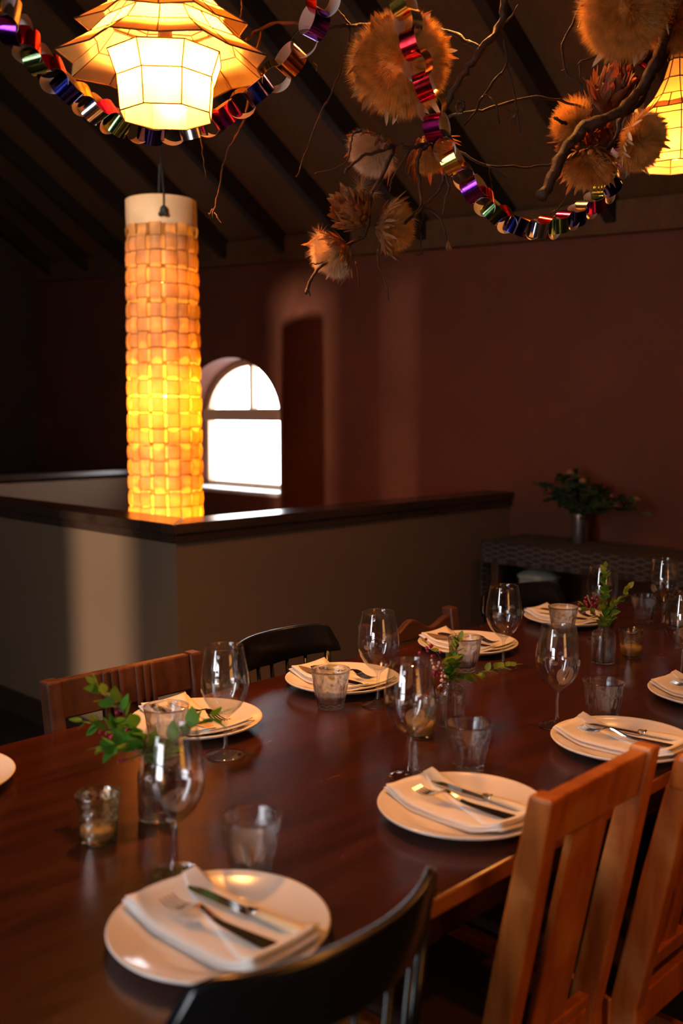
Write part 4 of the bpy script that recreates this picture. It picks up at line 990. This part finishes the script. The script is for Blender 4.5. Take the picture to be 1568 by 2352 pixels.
LB = [('limb', [(1175, -140, D+.05), (1158, 0, D+.03), (1150, 55, D+.02), (1105, 115, D), (1068, 165, D), (1030, 225, D), (1003, 290, D), (985, 330, D-.02), (965, 345, D-.02)], 0.0088, 0.0060),
      ('twig', [(985, 330, D-.02), (940, 340, D-.05), (905, 332, D-.06), (880, 345, D-.08), (832, 360, D-.1), (792, 398, D-.12)], 0.0045, 0.0030),
      ('twig', [(1105, 115, D), (1065, 92, D+.04), (1030, 72, D+.10), (930, 60, D+.16), (850, 56, D+.12), (802, 57, D+.08), (740, 66, D+.06), (665, 50, D+.06), (600, 64, D+.06), (562, 95, D+.06)], 0.0050, 0.0030),
      ('twig', [(802, 57, D+.08), (775, 25, D+.06), (735, -30, D+.04)], 0.0040, 0.0030),
      ('twig', [(802, 60, D+.08), (800, 95, D+.08), (772, 190, D+.06), (737, 258, D+.05), (704, 342, D+.05), (680, 406, D+.05)], 0.0036, 0.0015),
      ('twig', [(737, 258, D+.05), (735, 268, D+.05), (728, 278, D+.04)], 0.0018, 0.001),
      ('twig', [(710, 140, D+.04), (726, 150, D+.04), (726, 165, D+.04)], 0.0018, 0.001),
      ('twig', [(600, 64, D+.06), (585, 150, D+.12), (570, 230, D+.16), (553, 292, D+.16), (520, 350, D+.16), (502, 430, D+.16), (488, 500, D+.16)], 0.0034, 0.0016),
      ('twig', [(488, 480, D+.16), (482, 492, D+.16), (478, 488, D+.16)], 0.0018, 0.001), ('twig', [(492, 488, D+.16), (502, 505, D+.16), (508, 512, D+.16)], 0.0018, 0.001),
      ('twig', [(562, 95, D+.06), (500, 200, D+.16), (462, 290, D+.2), (463, 340, D+.2), (472, 408, D+.2)], 0.0030, 0.0014),
      ('twig', [(555, -60, D), (556, 0, D), (551, 40, D)], 0.0028, 0.002),
      ('twig', [(1150, 55, D+.02), (1172, 40, D+.02), (1190, 10, D+.02)], 0.003, 0.0015),
      ('twig', [(1158, 90, D), (1162, 150, D-.03), (1112, 215, D-.04), (1088, 262, D-.05), (1062, 288, D-.05)], 0.0036, 0.0020),
      ('twig', [(1162, 150, D-.03), (1183, 225, D-.03), (1187, 262, D-.04), (1194, 306, D-.04)], 0.0026, 0.0018),
      ('twig', [(1187, 262, D-.04), (1172, 280, D-.04), (1168, 310, D-.04)], 0.0022, 0.0015), ('twig', [(1163, 245, D-.04), (1180, 270, D-.04)], 0.002, 0.0015),
      ('twig', [(1112, 218, D-.04), (1136, 238, D-.05), (1147, 286, D-.05)], 0.0026, 0.0018),
      ('twig', [(1030, 268, D), (1080, 258, D-.02), (1130, 248, D-.02), (1215, 224, D), (1285, 232, D+.03), (1350, 250, D+.05)], 0.0034, 0.0028),
      ('twig', [(1020, 345, D), (1060, 352, D), (1108, 378, D), (1190, 384, D+.03), (1255, 380, D+.05), (1305, 358, D+.06)], 0.0030, 0.0024),
      ('twig', [(1108, 378, D), (1135, 388, D), (1165, 410, D)], 0.0022, 0.0012), ('twig', [(1125, 385, D), (1125, 405, D), (1130, 430, D)], 0.0022, 0.0012),
      ('twig', [(905, 332, D-.06), (880, 400, D-.06), (852, 450, D-.06), (845, 505, D-.04), (838, 540, D-.02), (800, 560, D-.02), (745, 602, D-.06), (714, 645, D-.08), (702, 676, D-.08)], 0.0048, 0.0030),
      ('twig', [(714, 640, D-.08), (708, 668, D-.08), (712, 679, D-.08)], 0.0024, 0.0018), ('twig', [(745, 602, D-.06), (725, 605, D-.06), (710, 607, D-.06)], 0.0024, 0.0012),
      ('twig', [(965, 345, D-.02), (958, 372, D-.02), (962, 410, D), (968, 470, D), (948, 496, D-.05), (926, 512, D-.08)], 0.0044, 0.0034),
      ('twig', [(968, 475, D), (1000, 490, D), (1020, 525, D), (1027, 556, D)], 0.0026, 0.0020),
      ('twig', [(968, 478, D), (973, 500, D+.02), (964, 530, D+.02), (970, 583, D+.02)], 0.0022, 0.0015), ('twig', [(970, 583, D+.02), (960, 586, D+.02), (952, 584, D+.02)], 0.0016, 0.0008),
      ('twig', [(1030, 370, D), (1012, 428, D), (990, 455, D), (970, 472, D)], 0.0034, 0.0026),
      ('twig', [(1022, 395, D-.03), (1032, 430, D-.03), (1022, 460, D-.03), (1018, 492, D-.03)], 0.0028, 0.0022),
      ('twig', [(866, 572, D), (870, 612, D), (886, 648, D), (892, 690, D)], 0.0024, 0.0012), ('twig', [(870, 595, D), (882, 597, D), (890, 590, D)], 0.0014, 0.0008), ('twig', [(816, 600, D+.02), (822, 630, D+.02), (824, 663, D+.02)], 0.0020, 0.0010),
      ('twig', [(830, 300, D-.05), (810, 312, D-.06), (800, 360, D-.06), (780, 382, D-.06), (722, 399, D-.06)], 0.0026, 0.0012),
      ('twig', [(940, 345, D-.05), (900, 412, D-.04), (895, 440, D-.04)], 0.0022, 0.0012), ('twig', [(930, 390, D-.04), (945, 415, D-.04)], 0.0018, 0.001),
      ('twig', [(1048, 395, D+.04), (1062, 420, D+.04), (1070, 475, D+.04)], 0.002, 0.001),
      ('twig', [(1052, 232, D-.03), (1064, 236, D-.03), (1066, 250, D-.03), (1056, 256, D-.03), (1048, 246, D-.03), (1052, 236, D-.03)], 0.0035, 0.003)]
br1 = branch('gnarled dry branch with many twigs hanging in the top middle', LB, (1175, -140, D+.05), 0)
D2 = 2.25
RB = [('limb', [(1590, -110, D2), (1560, -20, D2), (1530, 70, D2), (1500, 150, D2), (1462, 218, D2-.02), (1400, 268, D2-.05), (1345, 295, D2-.06), (1305, 335, D2-.08), (1272, 395, D2-.1), (1241, 452, D2-.12)], 0.0115, 0.0125),
      ('limb', [(1345, 62, D2+.1), (1440, 140, D2+.05), (1485, 215, D2)], 0.001, 0.0012),
      ('twig', [(1570, 60, D2+.02), (1525, 130, D2+.03), (1490, 190, D2+.03), (1465, 240, D2+.01), (1430, 262, D2)], 0.0070, 0.0070),
      ('twig', [(1430, 262, D2), (1395, 345, D2+.02), (1330, 350, D2), (1290, 345, D2-.02)], 0.0050, 0.0040),
      ('twig', [(1455, 90, D2+.02), (1438, 140, D2+.02), (1432, 200, D2+.02)], 0.0034, 0.0030),
      ('twig', [(1440, 140, D2+.02), (1388, 128, D2+.02), (1347, 136, D2), (1326, 148, D2)], 0.0030, 0.0022), ('twig', [(1332, 146, D2), (1331, 178, D2)], 0.0022, 0.0018),
      ('twig', [(1345, -20, D2+.05), (1314, 54, D2+.05), (1292, 102, D2+.05), (1298, 160, D2+.05), (1330, 194, D2+.05), (1342, 225, D2+.05)], 0.0030, 0.0024), ('twig', [(1298, 160, D2+.05), (1288, 163, D2+.05)], 0.0018, 0.0014),
      ('twig', [(1330, 400, D2), (1318, 430, D2+.03), (1290, 470, D2+.05), (1262, 492, D2+.06)], 0.0030, 0.0018),
      ('twig', [(1300, 285, D2-.08), (1280, 275, D2-.1), (1272, 272, D2-.1)], 0.0035, 0.0030)]
RB.pop(1)
br2 = branch('thick dark branch stub tied with thistles at the top right', RB, (1590, -110, D2), 0)
def pod():
    p = at(1027, 556, D); t = thing('seed_pod', 'papery dried seed pod dangling from a twig end', 'seed pod', p); rr = random.Random(4)
    for i in range(9):
        a = 2*PI*i/9; d = Vector((0.35*math.cos(a), 0.35*math.sin(a), -1)); s = rr.uniform(0.018, 0.028)
        o = link('bract', BRACT['bract'], t); o.matrix_local = orient((0, 0, 0.004), d, a) @ Matrix.Diagonal((s, s, s, 1))
    return t

# ------------------------------------------------------------------ dried thistle and cardoon heads
def bract_mesh(mat, bw=0.20):
    b = MB(); n = 5
    for i in range(n+1):
        u = i/n; w = bw*(math.sin(PI*(0.18+0.82*u))**0.75 if u < 1 else 0.0); z = 0.16*u*u
        b.v += [(-w, u, z+0.25*w), (0, u, z-0.015), (w, u, z+0.25*w)]
    for i in range(n): o = 3*i; b.f += [(o, o+1, o+4, o+3), (o+1, o+2, o+5, o+4)]; b.mi += [0, 0]
    me = b.mesh('bract', M[mat], True); bm = bmesh.new(); bm.from_mesh(me); bmesh.ops.remove_doubles(bm, verts=bm.verts, dist=1e-4); bm.to_mesh(me); bm.free()
    return me
BRACT = {k: bract_mesh(k) for k in ('bract', 'red_bract', 'pale_bract')}
NARROW = {k: bract_mesh(k, 0.115) for k in BRACT}
def frame_of(d):
    d = Vector(d).normalized(); x = d.orthogonal().normalized(); y = d.cross(x); return x, y, d
def thistle(label, px, py, Y, r, d, fluff='fluff', nb=34, bract='bract', nh=9880, spread=1.0, blen=0.55, tufts=0, hair=0.34, rim='pale_bract', core=0.78, seed=0):
    """head at its centre, opening along d: cup of overlapping bracts behind, dome of silky fluff in front"""
    c = at(px, py, Y); t = thing('dried_thistle', label, 'dried flower', c, 0, 'dried thistle heads'); rr = random.Random(seed*7+3)
    x, y, d = frame_of(d)
    T = Matrix(((x.x, y.x, d.x, 0), (x.y, y.y, d.y, 0), (x.z, y.z, d.z, 0), (0, 0, 0, 1)))
    if nh:
        b = MB(); k = core*0.88
        b.lathe([(0, -0.35*r), (0.45*r*k, -0.30*r), (0.80*r*k, -0.10*r), (0.92*r*k, 0.12*r), (0.86*r*k, 0.36*r*k), (0.64*r*k, 0.58*r*k), (0.3*r*k, 0.70*r*k), (0, 0.72*r*k)], 24, mod=lambda a, z, q: 1+0.05*math.sin(5*a+z*60)+0.03*math.sin(11*a))
        cl_ = [(rr.uniform(0, 2*PI), rr.uniform(0.05, 1.1), rr.uniform(0.75, 1.15), rr.gauss(0, .14), rr.gauss(0, .14)) for _ in range(60)]
        for _ in range(nh):
            g_ = rr.choice(cl_); ph = g_[0]+rr.gauss(0, 0.35); ct = max(-0.25, 1-abs(g_[1]+rr.gauss(0, 0.16))*1.12*spread); sn = math.sqrt(max(0, 1-ct*ct))
            dr = Vector((sn*math.cos(ph), sn*math.sin(ph), ct*0.85)); p0 = dr*(0.62*r*k/0.7); L = r*(1-0.62*k/0.7+hair*0.25)*g_[2]*rr.uniform(0.65, 1.15)+0.12*r
            dd = (dr+Vector((rr.gauss(0, .10)+g_[3], rr.gauss(0, .10)+g_[4], rr.gauss(0, .10)+0.2))).normalized(); sd = dd.orthogonal().normalized()
            sd.rotate(Matrix.Rotation(rr.uniform(0, PI), 3, dd)); w = 0.00026+0.00030*rr.random()
            o = len(b.v); b.v += [tuple(p0-sd*w), tuple(p0+sd*w), tuple(p0+dd*L*0.6+sd*w*0.6), tuple(p0+dd*L)]
            b.f += [(o, o+1, o+2), (o, o+2, o+3)]; b.mi += [0, 0]
        f = part('fluff', b, M[fluff], t, mw=T, normals=False); f['kind'] = 'stuff'
    else:
        b = MB(); b.ball((0, 0, 0), 0.55*r, 14, 10, sc=(1, 1, 1.05)); part('receptacle', b, M['red_bract'], t, mw=T, smooth=True)
    rows = 6
    for i in range(nb):
        row = i % rows; ph = 2.39996*i; u = row/(rows-1)
        if nh:
            zc = (-0.45+0.55*u)*r; rad = (0.42+0.54*u)*r; ten = 0.45+0.6*u
        else:
            ph = 2.39996*i; u = i/nb; zc = (-0.40+0.95*u)*r; rad = 0.62*r*math.sqrt(max(0.004, 1-(1.72*(u-0.42))**2)); ten = 0.75-0.70*u
        p = T @ Vector((rad*math.cos(ph), rad*math.sin(ph), zc))
        out = Vector((math.cos(ph), math.sin(ph), 0)); dl = (out*(1.1-0.45*ten if nh else ten)+Vector((0, 0, 0.75 if nh else 0.75))+Vector((rr.gauss(0, .2), rr.gauss(0, .2), rr.gauss(0, .2)))).normalized()
        dw = T.to_3x3() @ dl; zin = -(T.to_3x3() @ out)
        zz = (zin-dw*zin.dot(dw)).normalized(); xx = dw.cross(zz).normalized(); s = r*blen*rr.uniform(0.75, 1.2)
        m = Matrix(((xx.x, dw.x, zz.x, p.x), (xx.y, dw.y, zz.y, p.y), (xx.z, dw.z, zz.z, p.z), (0, 0, 0, 1))) @ Matrix.Diagonal((s, s, s, 1))
        link('bract', (NARROW if nh else BRACT)[rim if (nh and row == rows-1) else bract], t, mw=m)
    for i in range(tufts):
        b = MB(); ph = rr.uniform(0, 6.28); ct = rr.uniform(0.0, 0.9); sn = math.sqrt(1-ct*ct); p = T @ (Vector((sn*math.cos(ph), sn*math.sin(ph), ct))*r*1.0)
        ax = p.normalized()
        for _ in range(46):
            dv = Vector((rr.gauss(0, 1), rr.gauss(0, 1), rr.gauss(0, 1))).normalized()
            dv = (dv+ax*0.5).normalized(); sd = dv.orthogonal().normalized(); L = rr.uniform(0.022, 0.034); o = len(b.v)
            b.v += [tuple(-sd*0.0003), tuple(sd*0.0003), tuple(dv*L)]; b.f.append((o, o+1, o+2)); b.mi.append(0)
        part('seed_tuft', b, M['pale_fluff'], t, loc=p, normals=False)
    return t
thistle('largest golden thistle head behind the hanging paper chain', 915, 145, 2.22, 0.098, (0.12, -0.80, -0.45), nb=95, nh=24700, tufts=1, hair=0.22, seed=1, core=0.86, blen=0.50, spread=1.02)
thistle('pale fluffy thistle head drooping left below the largest one', 862, 342, 2.24, 0.054, (-0.50, -0.35, -0.75), fluff='pale_fluff', bract='red_bract', rim='red_bract', nb=60, tufts=3, seed=2, hair=0.30, spread=0.72, blen=0.62)
thistle('small thistle head behind the paper chain with orange bracts', 985, 342, 2.27, 0.050, (0.35, -0.35, -0.8), bract='red_bract', rim='red_bract', nb=75, nh=5700, seed=3, blen=0.8, spread=0.7)
thistle('scaly brown cone-like bud in the lower left cluster', 812, 487, 2.16, 0.058, (-0.55, -0.75, 0.25), nb=96, nh=0, bract='bract', blen=0.52, seed=4)
thistle('half-open thistle with fluff turned right in the lower cluster', 893, 520, 2.18, 0.052, (0.92, -0.30, -0.20), bract='red_bract', rim='bract', nb=121, nh=12160, tufts=2, seed=5, blen=0.62, spread=0.70)
thistle('spiky thistle with white fluff lowest at the left', 772, 580, 2.17, 0.050, (-0.70, -0.35, -0.62), fluff='pale_fluff', bract='red_bract', rim='bract', nb=110, nh=9880, tufts=2, seed=6, blen=0.70, spread=0.66)
thistle('round fluffy thistle with pale tooth-like bracts before the bell lantern', 1468, 322, 2.18, 0.056, (0.55, -0.70, -0.45), nb=69, nh=19760, seed=7, hair=0.26, bract='pale_bract', rim='pale_bract', blen=0.55, spread=0.92)
thistle('straw-coloured thistle head under the thick branch stub', 1352, 372, 2.25, 0.055, (-0.15, -0.35, -0.92), nb=139, nh=4560, bract='bract', rim='bract', seed=8, blen=0.68, spread=0.6)
thistle('orange thistle head at the left of the right-hand cluster', 1322, 282, 2.28, 0.050, (-0.75, -0.50, 0.30), nb=104, nh=5700, bract='red_bract', rim='bract', seed=9, blen=0.62, spread=0.7)
thistle('reddish backlit thistle head above the right-hand cluster', 1398, 218, 2.36, 0.066, (0.20, -0.30, 0.90), nb=96, nh=0, bract='red_bract', seed=10, blen=0.6)
thistle('big shaggy orange thistle cut by the top edge on the right', 1437, 22, 2.20, 0.088, (-0.35, -0.65, -0.65), nb=43, nh=22800, tufts=6, seed=11, hair=0.32)
thistle('brown fluffy thistle at the top right corner', 1552, 62, 2.28, 0.055, (0.2, -0.7, -0.6), nb=34, nh=11400, seed=12)
thistle('dark scaly bud half hidden in the middle of the right-hand cluster', 1375, 318, 2.32, 0.052, (-0.35, -0.80, -0.2), nb=90, nh=0, bract='red_bract', seed=13, blen=0.5)
thistle('small orange bud tucked above the straw-coloured thistle', 1318, 338, 2.30, 0.040, (-0.80, -0.45, -0.3), nb=70, nh=0, bract='bract', seed=14, blen=0.55)
pod()
td = at(828, 432, 2.2); tdo = thing('thistledown', 'loose starburst of thistledown caught above the scaly bud', 'seed tuft', td); rr = random.Random(99)
for (ox, oz, n, L0) in ((0, 0, 90, 0.046), (-0.012, -0.018, 60, 0.032), (0.028, -0.010, 60, 0.030)):
    b = MB()
    for _ in range(n):
        dv = Vector((rr.gauss(0, 1), rr.gauss(0, 1), rr.gauss(0.5, 1))).normalized(); sd = dv.orthogonal().normalized(); L = L0*rr.uniform(0.7, 1.1); o = len(b.v)
        b.v += [tuple(-sd*0.0003), tuple(sd*0.0003), tuple(dv*L)]; b.f.append((o, o+1, o+2)); b.mi.append(0)
    part('seed_tuft', b, M['pale_fluff'], tdo, loc=(ox, 0, oz), normals=False)
